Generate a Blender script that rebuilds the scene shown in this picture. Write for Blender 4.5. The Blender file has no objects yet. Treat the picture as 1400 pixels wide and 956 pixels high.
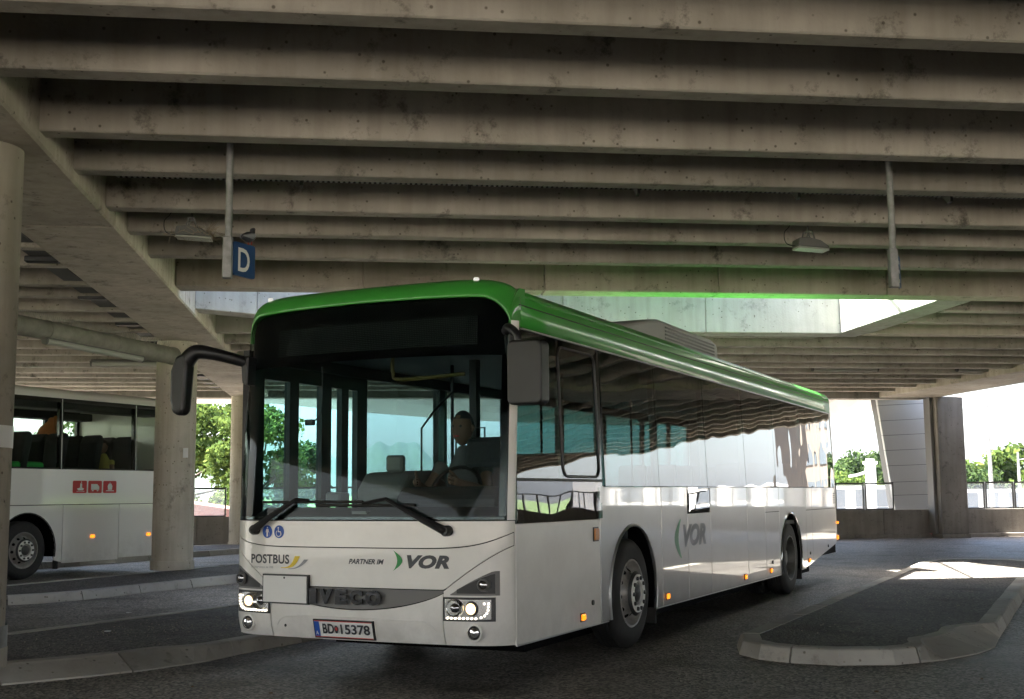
import bpy, bmesh, math, random
import numpy as np
from mathutils import Vector, Matrix
rnd = random.Random(7)
PI = math.pi
sc = bpy.context.scene
COL = sc.collection

# ------------------------------------------------------------------ camera
F, YAW, PITCH, ROLL, CAMH = 1638.81, 0.1282, 0.1199, -0.0086, 1.3937
def cam_axes():
    cy, sy = math.cos(YAW), math.sin(YAW)
    fwd = Vector((sy*math.cos(PITCH), cy*math.cos(PITCH), math.sin(PITCH)))
    right = Vector((cy, -sy, 0)); up = right.cross(fwd)
    r2 = right*math.cos(ROLL)+up*math.sin(ROLL); u2 = -right*math.sin(ROLL)+up*math.cos(ROLL)
    return r2, u2, fwd
r_, u_, w_ = cam_axes()
cd = bpy.data.cameras.new('camera'); cam = bpy.data.objects.new('camera', cd); COL.objects.link(cam)
M = Matrix.Identity(4)
for i in range(3):
    M[i][0], M[i][1], M[i][2] = r_[i], u_[i], -w_[i]
M[0][3], M[1][3], M[2][3] = 0, 0, CAMH
cam.matrix_world = M
cd.sensor_width = 36; cd.lens = F/1400*36; cd.clip_start = 0.1; cd.clip_end = 20000
sc.camera = cam

# ------------------------------------------------------------------ world, sun, exposure
SUN_EL = math.radians(64); SUN_AZ_DIR = Vector((-1.0, 0.10, 0)).normalized()   # towards the sun
wd = bpy.data.worlds.new('World'); sc.world = wd; wd.use_nodes = True
nt = wd.node_tree; nt.nodes.clear()
sky = nt.nodes.new('ShaderNodeTexSky'); sky.sky_type = 'NISHITA'; sky.sun_disc = False
sky.sun_elevation = SUN_EL; sky.sun_rotation = math.atan2(SUN_AZ_DIR.x, SUN_AZ_DIR.y)
sky.air_density = 1.0; sky.dust_density = 4.0; sky.ozone_density = 1.0
bg = nt.nodes.new('ShaderNodeBackground'); bg.inputs['Strength'].default_value = 0.07
wo = nt.nodes.new('ShaderNodeOutputWorld')
nt.links.new(sky.outputs[0], bg.inputs[0]); nt.links.new(bg.outputs[0], wo.inputs[0])
sd = bpy.data.lights.new('sun', 'SUN'); sun = bpy.data.objects.new('sun', sd); COL.objects.link(sun)
sd.energy = 5.0; sd.angle = math.radians(0.5); sd.color = (1.0, 0.95, 0.87)
sv = Vector((SUN_AZ_DIR.x*math.cos(SUN_EL), SUN_AZ_DIR.y*math.cos(SUN_EL), math.sin(SUN_EL)))
sun.rotation_euler = (-sv).to_track_quat('-Z', 'Y').to_euler()
sc.view_settings.view_transform = 'Standard'; sc.view_settings.look = 'None'
sc.view_settings.gamma = 1; sc.view_settings.exposure = 3.9
sc.cycles.max_bounces = 12; sc.cycles.diffuse_bounces = 7; sc.cycles.glossy_bounces = 5
sc.cycles.transparent_max_bounces = 24; sc.cycles.transmission_bounces = 4
sc.cycles.use_denoising = True
sc.cycles.caustics_reflective = False; sc.cycles.sample_clamp_indirect = 20

# ------------------------------------------------------------------ materials
MT = {}
def mat(name, col, rough=.6, metal=0, coat=0, emit=None, es=0, noise=None, bump=None, spec=.5, coatr=.05):
    """noise=(scale, amount, second colour) ; bump=(scale, strength, distance)"""
    if name in MT: return MT[name]
    m = bpy.data.materials.new(name); m.use_nodes = True; t = m.node_tree; b = t.nodes['Principled BSDF']
    b.inputs['Base Color'].default_value = (*col, 1); b.inputs['Roughness'].default_value = rough
    b.inputs['Metallic'].default_value = metal; b.inputs['Coat Weight'].default_value = coat
    b.inputs['Coat Roughness'].default_value = coatr; b.inputs['Specular IOR Level'].default_value = spec
    if emit: b.inputs['Emission Color'].default_value = (*emit, 1); b.inputs['Emission Strength'].default_value = es
    if noise or bump:
        g = t.nodes.new('ShaderNodeNewGeometry')
    if noise:
        n = t.nodes.new('ShaderNodeTexNoise'); n.inputs['Scale'].default_value = noise[0]; n.inputs['Detail'].default_value = 8
        n.inputs['Roughness'].default_value = .65
        t.links.new(g.outputs['Position'], n.inputs['Vector'])
        r = t.nodes.new('ShaderNodeValToRGB'); r.color_ramp.elements[0].position = .35; r.color_ramp.elements[1].position = .68
        r.color_ramp.elements[0].color = (*noise[1], 1); r.color_ramp.elements[1].color = (*col, 1)
        t.links.new(n.outputs[0], r.inputs[0]); t.links.new(r.outputs[0], b.inputs['Base Color'])
    if bump:
        n2 = t.nodes.new('ShaderNodeTexNoise'); n2.inputs['Scale'].default_value = bump[0]; n2.inputs['Detail'].default_value = 4
        t.links.new(g.outputs['Position'], n2.inputs['Vector'])
        bp = t.nodes.new('ShaderNodeBump'); bp.inputs['Strength'].default_value = bump[1]; bp.inputs['Distance'].default_value = bump[2]
        t.links.new(n2.outputs[0], bp.inputs['Height']); t.links.new(bp.outputs[0], b.inputs['Normal'])
    MT[name] = m; return m

def grime(name, base, dirt=(.16, .14, .11)):
    # spatter of road dirt on the lower body, thrown up by the wheels (fixed to the vehicle)
    t = MT[name].node_tree; b = t.nodes['Principled BSDF']; N = t.nodes.new; L = t.links.new
    g = N('ShaderNodeNewGeometry'); sp = N('ShaderNodeSeparateXYZ'); L(g.outputs['Position'], sp.inputs[0])
    mr = N('ShaderNodeMapRange'); mr.inputs[1].default_value = .75; mr.inputs[2].default_value = .28; mr.inputs[3].default_value = .0; mr.inputs[4].default_value = .32
    L(sp.outputs['Z'], mr.inputs[0])
    n = N('ShaderNodeTexNoise'); n.inputs['Scale'].default_value = 5; n.inputs['Detail'].default_value = 12; n.inputs['Roughness'].default_value = .75
    L(g.outputs['Position'], n.inputs['Vector'])
    r = N('ShaderNodeMapRange'); r.inputs[1].default_value = .35; r.inputs[2].default_value = .72; L(n.outputs[0], r.inputs[0])
    m = N('ShaderNodeMath'); m.operation = 'MULTIPLY'; L(mr.outputs[0], m.inputs[0]); L(r.outputs[0], m.inputs[1])
    a = N('ShaderNodeMath'); a.operation = 'MULTIPLY_ADD'; a.inputs[1].default_value = .0; L(r.outputs[0], a.inputs[0]); L(m.outputs[0], a.inputs[2]); a.use_clamp = True
    mx = N('ShaderNodeMixRGB'); mx.inputs[2].default_value = (*dirt, 1); L(a.outputs[0], mx.inputs[0])
    src = b.inputs['Base Color'].links
    if src: L(src[0].from_socket, mx.inputs[1])
    else: mx.inputs[1].default_value = b.inputs['Base Color'].default_value
    L(mx.outputs[0], b.inputs['Base Color'])
    v = N('ShaderNodeTexVoronoi')
    # uneven roughness
    rr = N('ShaderNodeMapRange'); rr.inputs[3].default_value = b.inputs['Roughness'].default_value-.05; rr.inputs[4].default_value = b.inputs['Roughness'].default_value+.05
def concrete(name, c1, c2, spots=.8, streak=True, rough=.85, spotscale=3.2):
    m = bpy.data.materials.new(name); m.use_nodes = True; t = m.node_tree; b = t.nodes['Principled BSDF']
    N = t.nodes.new; L = t.links.new
    g = N('ShaderNodeNewGeometry')
    n = N('ShaderNodeTexNoise'); n.inputs['Scale'].default_value = .7; n.inputs['Detail'].default_value = 10; n.inputs['Roughness'].default_value = .62
    L(g.outputs['Position'], n.inputs['Vector'])
    r = N('ShaderNodeValToRGB'); r.color_ramp.elements[0].position = .36; r.color_ramp.elements[1].position = .66
    r.color_ramp.elements[0].color = (*c2, 1); r.color_ramp.elements[1].color = (*c1, 1)
    L(n.outputs[0], r.inputs[0])
    # blotchy stains, clustered
    n2 = N('ShaderNodeTexNoise'); n2.inputs['Scale'].default_value = spotscale; n2.inputs['Detail'].default_value = 7; n2.inputs['Roughness'].default_value = .75
    L(g.outputs['Position'], n2.inputs['Vector'])
    r2 = N('ShaderNodeValToRGB'); r2.color_ramp.elements[0].position = .56; r2.color_ramp.elements[1].position = .70
    r2.color_ramp.elements[0].color = (1, 1, 1, 1); r2.color_ramp.elements[1].color = (1-spots*.75,)*3+(1,)
    L(n2.outputs[0], r2.inputs[0])
    mx = N('ShaderNodeMixRGB'); mx.blend_type = 'MULTIPLY'; mx.inputs[0].default_value = 1
    L(r.outputs[0], mx.inputs[1]); L(r2.outputs[0], mx.inputs[2])
    # small air holes
    v = N('ShaderNodeTexVoronoi'); v.inputs['Scale'].default_value = 9
    L(g.outputs['Position'], v.inputs['Vector'])
    r3 = N('ShaderNodeValToRGB'); r3.color_ramp.elements[0].position = .07; r3.color_ramp.elements[1].position = .13
    r3.color_ramp.elements[0].color = (.25, .23, .2, 1); r3.color_ramp.elements[1].color = (1, 1, 1, 1)
    L(v.outputs[0], r3.inputs[0])
    mx2 = N('ShaderNodeMixRGB'); mx2.blend_type = 'MULTIPLY'; mx2.inputs[0].default_value = .8
    L(mx.outputs[0], mx2.inputs[1]); L(r3.outputs[0], mx2.inputs[2])
    out = mx2
    if streak:
        mp = N('ShaderNodeMapping'); mp.inputs['Scale'].default_value = (5, 5, .35); L(g.outputs['Position'], mp.inputs[0])
        n4 = N('ShaderNodeTexNoise'); n4.inputs['Scale'].default_value = 1.6; n4.inputs['Detail'].default_value = 5
        L(mp.outputs[0], n4.inputs['Vector'])
        r4 = N('ShaderNodeValToRGB'); r4.color_ramp.elements[0].position = .35; r4.color_ramp.elements[1].position = .6
        r4.color_ramp.elements[0].color = (.80, .79, .77, 1); r4.color_ramp.elements[1].color = (1, 1, 1, 1)
        L(n4.outputs[0], r4.inputs[0])
        mx3 = N('ShaderNodeMixRGB'); mx3.blend_type = 'MULTIPLY'; mx3.inputs[0].default_value = .75
        L(mx2.outputs[0], mx3.inputs[1]); L(r4.outputs[0], mx3.inputs[2]); out = mx3
    oi = N('ShaderNodeObjectInfo'); mr_ = N('ShaderNodeMapRange'); mr_.inputs[3].default_value = .80; mr_.inputs[4].default_value = 1.16; L(oi.outputs['Random'], mr_.inputs[0])
    hv = N('ShaderNodeHueSaturation'); L(mr_.outputs[0], hv.inputs['Value']); L(out.outputs[0], hv.inputs['Color'])
    L(hv.outputs[0], b.inputs['Base Color']); b.inputs['Roughness'].default_value = rough
    b.inputs['Specular IOR Level'].default_value = .25
    n5 = N('ShaderNodeTexNoise'); n5.inputs['Scale'].default_value = 28; n5.inputs['Detail'].default_value = 5
    L(g.outputs['Position'], n5.inputs['Vector'])
    bp = N('ShaderNodeBump'); bp.inputs['Strength'].default_value = .35; bp.inputs['Distance'].default_value = .01
    L(n5.outputs[0], bp.inputs['Height']); L(bp.outputs[0], b.inputs['Normal'])
    MT[name] = m; return m
concrete('beam_concrete', (.445, .42, .365), (.315, .295, .255), .95)
concrete('girder_concrete', (.48, .44, .37), (.33, .30, .25), .8)
concrete('column_concrete', (.48, .44, .37), (.35, .32, .265), .7)
concrete('skylight_concrete', (.42, .42, .39), (.33, .33, .30), .5)
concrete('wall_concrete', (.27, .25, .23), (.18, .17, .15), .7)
concrete('kerb_granite', (.47, .45, .40), (.29, .27, .24), .55, False, .7, 6)

def asphalt(name, c1, c2, rough=.6, coarse=.5):
    m = bpy.data.materials.new(name); m.use_nodes = True; t = m.node_tree; b = t.nodes['Principled BSDF']
    N = t.nodes.new; L = t.links.new
    g = N('ShaderNodeNewGeometry')
    n = N('ShaderNodeTexNoise'); n.inputs['Scale'].default_value = .45; n.inputs['Detail'].default_value = 6
    mp = N('ShaderNodeMapping'); mp.inputs['Rotation'].default_value = (0, 0, .58); mp.inputs['Scale'].default_value = (1.6, .35, 1)
    L(g.outputs['Position'], mp.inputs[0]); L(mp.outputs[0], n.inputs['Vector'])
    r = N('ShaderNodeValToRGB'); r.color_ramp.elements[0].position = .35; r.color_ramp.elements[1].position = .68
    r.color_ramp.elements[0].color = (*c2, 1); r.color_ramp.elements[1].color = (*c1, 1); L(n.outputs[0], r.inputs[0])
    v = N('ShaderNodeTexVoronoi'); v.inputs['Scale'].default_value = 48; L(g.outputs['Position'], v.inputs['Vector'])
    r2 = N('ShaderNodeValToRGB'); r2.color_ramp.elements[0].position = .25; r2.color_ramp.elements[1].position = .95
    r2.color_ramp.elements[0].color = (.30, .30, .30, 1); r2.color_ramp.elements[1].color = (2.6, 2.5, 2.35, 1)
    L(v.outputs['Color'], r2.inputs[0])
    mx = N('ShaderNodeMixRGB'); mx.blend_type = 'MULTIPLY'; mx.inputs[0].default_value = 1
    L(r.outputs[0], mx.inputs[1]); L(r2.outputs[0], mx.inputs[2])
    # oil stains
    n3 = N('ShaderNodeTexNoise'); n3.inputs['Scale'].default_value = 1.3; n3.inputs['Detail'].default_value = 6
    L(g.outputs['Position'], n3.inputs['Vector'])
    r3 = N('ShaderNodeValToRGB'); r3.color_ramp.elements[0].position = .52; r3.color_ramp.elements[1].position = .70
    r3.color_ramp.elements[0].color = (1, 1, 1, 1); r3.color_ramp.elements[1].color = (.42, .39, .35, 1); L(n3.outputs[0], r3.inputs[0])
    mx2 = N('ShaderNodeMixRGB'); mx2.blend_type = 'MULTIPLY'; mx2.inputs[0].default_value = 1
    L(mx.outputs[0], mx2.inputs[1]); L(r3.outputs[0], mx2.inputs[2])
    L(mx2.outputs[0], b.inputs['Base Color'])
    rr = N('ShaderNodeMapRange'); rr.inputs[3].default_value = rough-.12; rr.inputs[4].default_value = rough+.15
    L(n.outputs[0], rr.inputs[0]); L(rr.outputs[0], b.inputs['Roughness'])
    bp = N('ShaderNodeBump'); bp.inputs['Strength'].default_value = coarse; bp.inputs['Distance'].default_value = .012
    L(v.outputs['Distance'], bp.inputs['Height']); L(bp.outputs[0], b.inputs['Normal'])
    MT[name] = m; return m
asphalt('road_asphalt', (.19, .18, .165), (.115, .108, .10), .55, .8)
asphalt('island_asphalt', (.092, .088, .083), (.058, .055, .052), .75, .9)
asphalt('yard_paving', (.24, .225, .20), (.19, .175, .16), .8)

def glass(name, tint, ior=1.5, wav=None, rough=0.0, boost=1.0):
    m = bpy.data.materials.new(name); m.use_nodes = True; t = m.node_tree; t.nodes.clear()
    N = t.nodes.new; L = t.links.new
    tr = N('ShaderNodeBsdfTransparent'); tr.inputs[0].default_value = (*tint, 1)
    gl = N('ShaderNodeBsdfGlossy'); gl.inputs['Roughness'].default_value = rough
    fr = N('ShaderNodeFresnel'); fr.inputs['IOR'].default_value = ior
    # both sides of a pane reflect like its outer face
    g = N('ShaderNodeNewGeometry'); mx = N('ShaderNodeMixShader'); o = N('ShaderNodeOutputMaterial')
    mr = N('ShaderNodeMapRange'); mr.inputs[1].default_value = 0; mr.inputs[2].default_value = 1; mr.inputs[3].default_value = ior; mr.inputs[4].default_value = 1/ior
    L(g.outputs['Backfacing'], mr.inputs[0]); 
    inv = N('ShaderNodeMath'); inv.operation = 'ADD'; inv.inputs[0].default_value = ior; inv.inputs[1].default_value = 0
    L(mr.outputs[0], inv.inputs[0])
    fr2 = N('ShaderNodeLayerWeight')
    L(fr.outputs[0], mx.inputs[0]); L(tr.outputs[0], mx.inputs[1]); L(gl.outputs[0], mx.inputs[2]); L(mx.outputs[0], o.inputs[0])
    sub = N('ShaderNodeMixRGB'); sub.blend_type = 'MIX'
    # backfacing surfaces: fully transparent (no inner mirror)
    cut = N('ShaderNodeMath'); cut.operation = 'MULTIPLY'
    nb = N('ShaderNodeMath'); nb.operation = 'SUBTRACT'; nb.inputs[0].default_value = 1; L(g.outputs['Backfacing'], nb.inputs[1])
    bo = N('ShaderNodeMath'); bo.operation = 'MULTIPLY'; bo.inputs[1].default_value = boost; bo.use_clamp = True
    L(fr.outputs[0], bo.inputs[0]); L(bo.outputs[0], cut.inputs[0]); L(nb.outputs[0], cut.inputs[1]); L(cut.outputs[0], mx.inputs[0])
    if wav:
        n = N('ShaderNodeTexNoise'); n.inputs['Scale'].default_value = wav[0]; n.inputs['Detail'].default_value = 1
        L(g.outputs['Position'], n.inputs['Vector'])
        bp = N('ShaderNodeBump'); bp.inputs['Strength'].default_value = wav[1]; bp.inputs['Distance'].default_value = wav[2]
        L(n.outputs[0], bp.inputs['Height']); L(bp.outputs[0], gl.inputs['Normal']); 
    MT[name] = m; return m
glass('windshield_glass', (.82, .89, .89), 1.25)
glass('tinted_glass', (.34, .50, .48), 1.8, (1.1, .34, .02), boost=1.45)
glass('far_side_glass', (.46, .57, .59), 1.35)
glass('door_glass', (.66, .84, .86), 1.35)
glass('coach_glass', (.84, .88, .85), 1.35, (1.2, .25, .02))
glass('lens_glass', (.98, .98, .98), 1.4)

def milky():
    m = bpy.data.materials.new('screen_glass'); m.use_nodes = True; t = m.node_tree; t.nodes.clear(); N = t.nodes.new; L = t.links.new
    tr = N('ShaderNodeBsdfTransparent'); d = N('ShaderNodeBsdfDiffuse'); d.inputs[0].default_value = (.8, .83, .85, 1); tl = N('ShaderNodeBsdfTranslucent'); tl.inputs[0].default_value = (.8, .83, .85, 1)
    a = N('ShaderNodeMixShader'); L(d.outputs[0], a.inputs[1]); L(tl.outputs[0], a.inputs[2]); mx = N('ShaderNodeMixShader'); mx.inputs[0].default_value = .16
    L(tr.outputs[0], mx.inputs[1]); L(a.outputs[0], mx.inputs[2]); o = N('ShaderNodeOutputMaterial'); L(mx.outputs[0], o.inputs[0]); MT['screen_glass'] = m
milky()
mat('white_paint', (.80, .785, .75), .32, 0, .35, noise=(2.3, (.72, .70, .665)), coatr=.03)
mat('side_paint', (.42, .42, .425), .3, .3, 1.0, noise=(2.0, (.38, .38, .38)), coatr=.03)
mat('coach_paint', (.76, .76, .73), .35, 0, .7)
mat('green_paint', (.05, .32, .045), .35, 0, .5, coatr=.04)
mat('black_plastic', (.009, .009, .010), .42, bump=(60, .2, .002))
mat('black_gloss', (.003, .003, .0035), .15, 0, .1)
mat('dark_void', (.0025, .0025, .003), .9, spec=.1)
mat('rubber', (.022, .021, .02), .75, noise=(9, (.014, .014, .013)), bump=(40, .3, .003))
mat('rim_steel', (.36, .35, .33), .45, .2, noise=(12, (.24, .23, .22)))
mat('rim_dark', (.13, .13, .12), .5, .4, noise=(9, (.07, .07, .065)))
mat('ring_bright', (.74, .74, .71), .35, .1)
mat('dark_steel', (.06, .06, .06), .5, .6)
mat('chrome', (.75, .75, .76), .12, 1)
mat('chrome_dark', (.30, .30, .31), .1, 1)
mat('letter_chrome', (.012, .012, .013), .12, 0, 1.0)
mat('aluminium', (.55, .55, .55), .35, .9)
mat('galvanised', (.32, .32, .31), .5, .7, noise=(14, (.22, .22, .21)))
mat('grille_grey', (.15, .147, .142), .5)
mat('plate_white', (.75, .75, .73), .5)
mat('plate_red', (.55, .06, .05), .5)
mat('plate_blue', (.02, .09, .42), .45)
mat('sign_blue', (.004, .055, .19), .4)
mat('print_white', (.8, .8, .8), .5)
mat('print_dark', (.035, .037, .045), .45)
mat('print_green', (.01, .26, .05), .45)
mat('print_grey', (.24, .25, .27), .45)
mat('print_yellow', (.72, .52, .01), .45)
mat('print_pale_green', (.10, .28, .16), .5)
mat('print_pale_grey', (.17, .175, .20), .5)
mat('pictogram_red', (.55, .02, .02), .45)
mat('orange_lens', (.8, .22, .01), .25, emit=(1, .25, .01), es=.14)
mat('orange_lens_dim', (.55, .20, .02), .3)
mat('led_white', (1, 1, 1), .3, emit=(1, .90, .70), es=.22)
mat('lamp_warm', (1, .9, .7), .3, emit=(1, .66, .30), es=.30)
mat('roof_lamp', (.9, .9, .9), .3, emit=(1, 1, .95), es=.03)
mat('reflector', (.7, .7, .68), .15, 1)
mat('seat_fabric', (.035, .045, .05), .9, noise=(40, (.02, .025, .03)))
mat('seat_shell', (.06, .065, .07), .6)
mat('interior_grey', (.20, .22, .22), .6)
mat('interior_dark', (.03, .033, .035), .7)
mat('dash_grey', (.09, .10, .10), .5)
mat('console_pale', (.17, .18, .17), .5)
mat('skin', (.19, .115, .08), .6)
mat('hair', (.02, .015, .012), .8)
mat('olive_cloth', (.42, .40, .10), .85)
mat('dark_cloth', (.03, .035, .045), .85)
mat('pale_cloth', (.10, .105, .11), .85)
mat('handrail_yellow', (.09, .07, .01), .6)
mat('orange_cloth', (.40, .13, .03), .8)
mat('reflection_green', (.01, .35, .05), .5)  # green of a window reflection, put into a solid block
mat('ac_grey', (.28, .28, .27), .5)
mat('lamp_housing', (.10, .10, .095), .6)
mat('diffuser', (.30, .31, .27), .4)
mat('nest', (.25, .21, .15), .95)
mat('cladding_white', (.44, .45, .46), .45, noise=(1.5, (.42, .43, .44)))
mat('render_white', (.62, .62, .60), .8)
mat('facade_brown', (.17, .15, .13), .85)
mat('roof_tile', (.20, .09, .07), .85, noise=(3, (.14, .07, .06)))
mat('window_dark', (.10, .12, .14), .2)
mat('car_red', (.45, .03, .03), .3, 0, 1)
mat('car_white', (.65, .67, .70), .3, 0, 1)
mat('bark', (.07, .055, .04), .9, noise=(12, (.04, .03, .025)))
mat('pigeon_dark', (.04, .042, .05), .7)
mat('pigeon_pale', (.25, .26, .28), .7)
mat('pigeon_red', (.45, .08, .06), .6)
mat('frame_dark', (.03, .03, .032), .5)
mat('grass', (.10, .17, .03), .9, noise=(.6, (.06, .11, .02)))
mat('forest_hill', (.022, .038, .022), .95, noise=(.01, (.014, .026, .014)))
mat('tray_metal', (.10, .105, .10), .55, .5)
mat('litter_pale', (.6, .6, .56), .8)
mat('leaf_brown', (.14, .09, .04), .9)
mat('pipe_grey', (.24, .235, .20), .7, noise=(4, (.15, .145, .12)), bump=(6, .3, .02))
mat('sticker_white', (.7, .7, .68), .5)

def leafmat(name, c1, c2, tl=.35):
    m = bpy.data.materials.new(name); m.use_nodes = True; t = m.node_tree; t.nodes.clear()
    N = t.nodes.new; L = t.links.new
    g = N('ShaderNodeNewGeometry'); o = N('ShaderNodeOutputMaterial')
    r = N('ShaderNodeValToRGB'); r.color_ramp.elements[0].color = (*c2, 1); r.color_ramp.elements[1].color = (*c1, 1)
    L(g.outputs['Random Per Island'], r.inputs[0])
    d = N('ShaderNodeBsdfDiffuse'); tt = N('ShaderNodeBsdfTranslucent'); mx = N('ShaderNodeMixShader'); mx.inputs[0].default_value = tl
    L(r.outputs[0], d.inputs[0]); L(r.outputs[0], tt.inputs[0]); L(d.outputs[0], mx.inputs[1]); L(tt.outputs[0], mx.inputs[2]); L(mx.outputs[0], o.inputs[0])
    MT[name] = m
leafmat('leaf_bright', (.085, .12, .028), (.035, .062, .02))
leafmat('leaf_mid', (.05, .075, .027), (.02, .038, .016))

grime('white_paint', 0); grime('side_paint', 0); grime('coach_paint', 0)
# LED matrix print of the destination display
def led_mat():
    m = bpy.data.materials.new('led_matrix'); m.use_nodes = True; t = m.node_tree; b = t.nodes['Principled BSDF']
    N = t.nodes.new; L = t.links.new
    tc = N('ShaderNodeTexCoord'); sp = N('ShaderNodeSeparateXYZ'); L(tc.outputs['Object'], sp.inputs[0])
    def cell(s):
        a = N('ShaderNodeMath'); a.operation = 'MULTIPLY'; a.inputs[1].default_value = 1/.0145; L(s, a.inputs[0])
        f = N('ShaderNodeMath'); f.operation = 'FRACT'; L(a.outputs[0], f.inputs[0])
        c = N('ShaderNodeMath'); c.operation = 'SUBTRACT'; c.inputs[1].default_value = .5; L(f.outputs[0], c.inputs[0])
        q = N('ShaderNodeMath'); q.operation = 'ABSOLUTE'; L(c.outputs[0], q.inputs[0]); return q.outputs[0]
    mx = N('ShaderNodeMath'); mx.operation = 'MAXIMUM'; L(cell(sp.outputs['X']), mx.inputs[0]); L(cell(sp.outputs['Z']), mx.inputs[1])
    lt = N('ShaderNodeMath'); lt.operation = 'LESS_THAN'; lt.inputs[1].default_value = .24; L(mx.outputs[0], lt.inputs[0])
    mc = N('ShaderNodeMixRGB'); mc.inputs[1].default_value = (.005, .005, .006, 1); mc.inputs[2].default_value = (.06, .065, .06, 1)
    L(lt.outputs[0], mc.inputs[0]); L(mc.outputs[0], b.inputs['Base Color']); b.inputs['Roughness'].default_value = .9; b.inputs['Specular IOR Level'].default_value = .1
    MT['led_matrix'] = m
led_mat()

# ------------------------------------------------------------------ mesh helpers
class MB:
    def __init__(s): s.v = []; s.f = []
    def add(s, v, f):
        o = len(s.v); s.v += [tuple(p) for p in v]; s.f += [tuple(i+o for i in q) for q in f]; return s
    def box(s, x0, x1, y0, y1, z0, z1, R=None):
        v = [Vector((x, y, z)) for z in (z0, z1) for y in (y0, y1) for x in (x0, x1)]
        if R is not None: v = [R @ p for p in v]
        return s.add(v, [(0, 2, 3, 1), (4, 5, 7, 6), (0, 1, 5, 4), (2, 6, 7, 3), (0, 4, 6, 2), (1, 3, 7, 5)])
    def tube(s, pts, r, n=8, caps=True):
        pts = [Vector(p) for p in pts]; m = len(pts); rr = r if isinstance(r, (list, tuple)) else [r]*m
        vs = []; prev = None
        for i, p in enumerate(pts):
            d = (pts[min(i+1, m-1)]-pts[max(i-1, 0)]).normalized()
            a = prev if prev is not None else (Vector((0, 0, 1)) if abs(d.z) < .9 else Vector((1, 0, 0)))
            a = (a-d*a.dot(d)).normalized(); prev = a; b = d.cross(a)
            for k in range(n):
                t = 2*PI*k/n; vs.append(p+(a*math.cos(t)+b*math.sin(t))*rr[i])
        fs = [(i*n+k, i*n+(k+1) % n, (i+1)*n+(k+1) % n, (i+1)*n+k) for i in range(m-1) for k in range(n)]
        if caps: fs += [tuple(reversed(range(n))), tuple((m-1)*n+k for k in range(n))]
        return s.add(vs, fs)
    def lathe(s, prof, n=32, axis='z', c=(0, 0, 0)):
        vs = []; c = Vector(c)
        for (r, h) in prof:
            for k in range(n):
                t = 2*PI*k/n; a, b = r*math.cos(t), r*math.sin(t)
                vs.append(c+Vector({'z': (a, b, h), 'x': (h, a, b), 'y': (a, h, b)}[axis]))
        m = len(prof)
        fs = [(i*n+k, i*n+(k+1) % n, (i+1)*n+(k+1) % n, (i+1)*n+k) for i in range(m-1) for k in range(n)]
        return s.add(vs, fs)
    def prism(s, poly, h0, h1, axis='z'):
        """poly: 2D outline; axis z -> (x,y); axis x -> (y,z); axis y -> (x,z)"""
        n = len(poly)
        def P(a, b, h): return {'z': (a, b, h), 'x': (h, a, b), 'y': (a, h, b)}[axis]
        vs = [P(a, b, h0) for a, b in poly]+[P(a, b, h1) for a, b in poly]
        fs = [tuple(reversed(range(n))), tuple(range(n, 2*n))]+[(i, (i+1) % n, n+(i+1) % n, n+i) for i in range(n)]
        return s.add(vs, fs)
    def grid(s, fn, us, vs_):
        m, n = len(us), len(vs_)
        return s.add([fn(u, v) for u in us for v in vs_], [(i*n+j, (i+1)*n+j, (i+1)*n+j+1, i*n+j+1) for i in range(m-1) for j in range(n-1)])
    def mesh(s, name, m, smooth=False):
        me = bpy.data.meshes.new(name); me.from_pydata(s.v, [], s.f); me.validate()
        bm = bmesh.new(); bm.from_mesh(me); bmesh.ops.recalc_face_normals(bm, faces=bm.faces); bm.to_mesh(me); bm.free()
        if m: me.materials.append(MT[m] if isinstance(m, str) else m)
        if smooth:
            me.shade_smooth()
            try: me.set_sharp_from_angle(angle=math.radians(38))
            except Exception: pass
        return me
    def obj(s, name, m, parent=None, smooth=False, bevel=0, solid=0, seg=1):
        o = bpy.data.objects.new(name, s.mesh(name, m, smooth)); COL.objects.link(o)
        if parent: o.parent = parent
        if solid:
            k = o.modifiers.new('thickness', 'SOLIDIFY'); k.thickness = abs(solid); k.offset = -1 if solid > 0 else 1
        if bevel:
            k = o.modifiers.new('bevel', 'BEVEL'); k.width = bevel; k.segments = seg; k.limit_method = 'ANGLE'; k.angle_limit = math.radians(40)
        return o
def inst(src, parent=None, loc=None, rz=None, label=None):
    o = src.copy(); COL.objects.link(o)
    if parent: o.parent = parent
    if loc is not None: o.location = loc
    if rz is not None: o.rotation_euler = (0, 0, rz)
    if label: o['label'] = label
    return o
def empty(name, loc=(0, 0, 0), rz=0):
    o = bpy.data.objects.new(name, None); COL.objects.link(o); o.location = loc; o.rotation_euler = (0, 0, rz); o.empty_display_size = .2
    return o
def tag(o, label, cat, group=None):
    o['label'] = label; o['category'] = cat
    if group: o['group'] = group
    return o
def kind(o, k='structure'): o['kind'] = k; return o
def copy_tree(src, loc, rz, label, group=None):
    r = src.copy(); COL.objects.link(r); r.location = loc; r.rotation_euler = (0, 0, rz); r['label'] = label
    if group: r['group'] = group
    for ch in list(src.children):
        c = ch.copy(); COL.objects.link(c); c.parent = r
        for g in list(ch.children):
            d = g.copy(); COL.objects.link(d); d.parent = c
    return r
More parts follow.
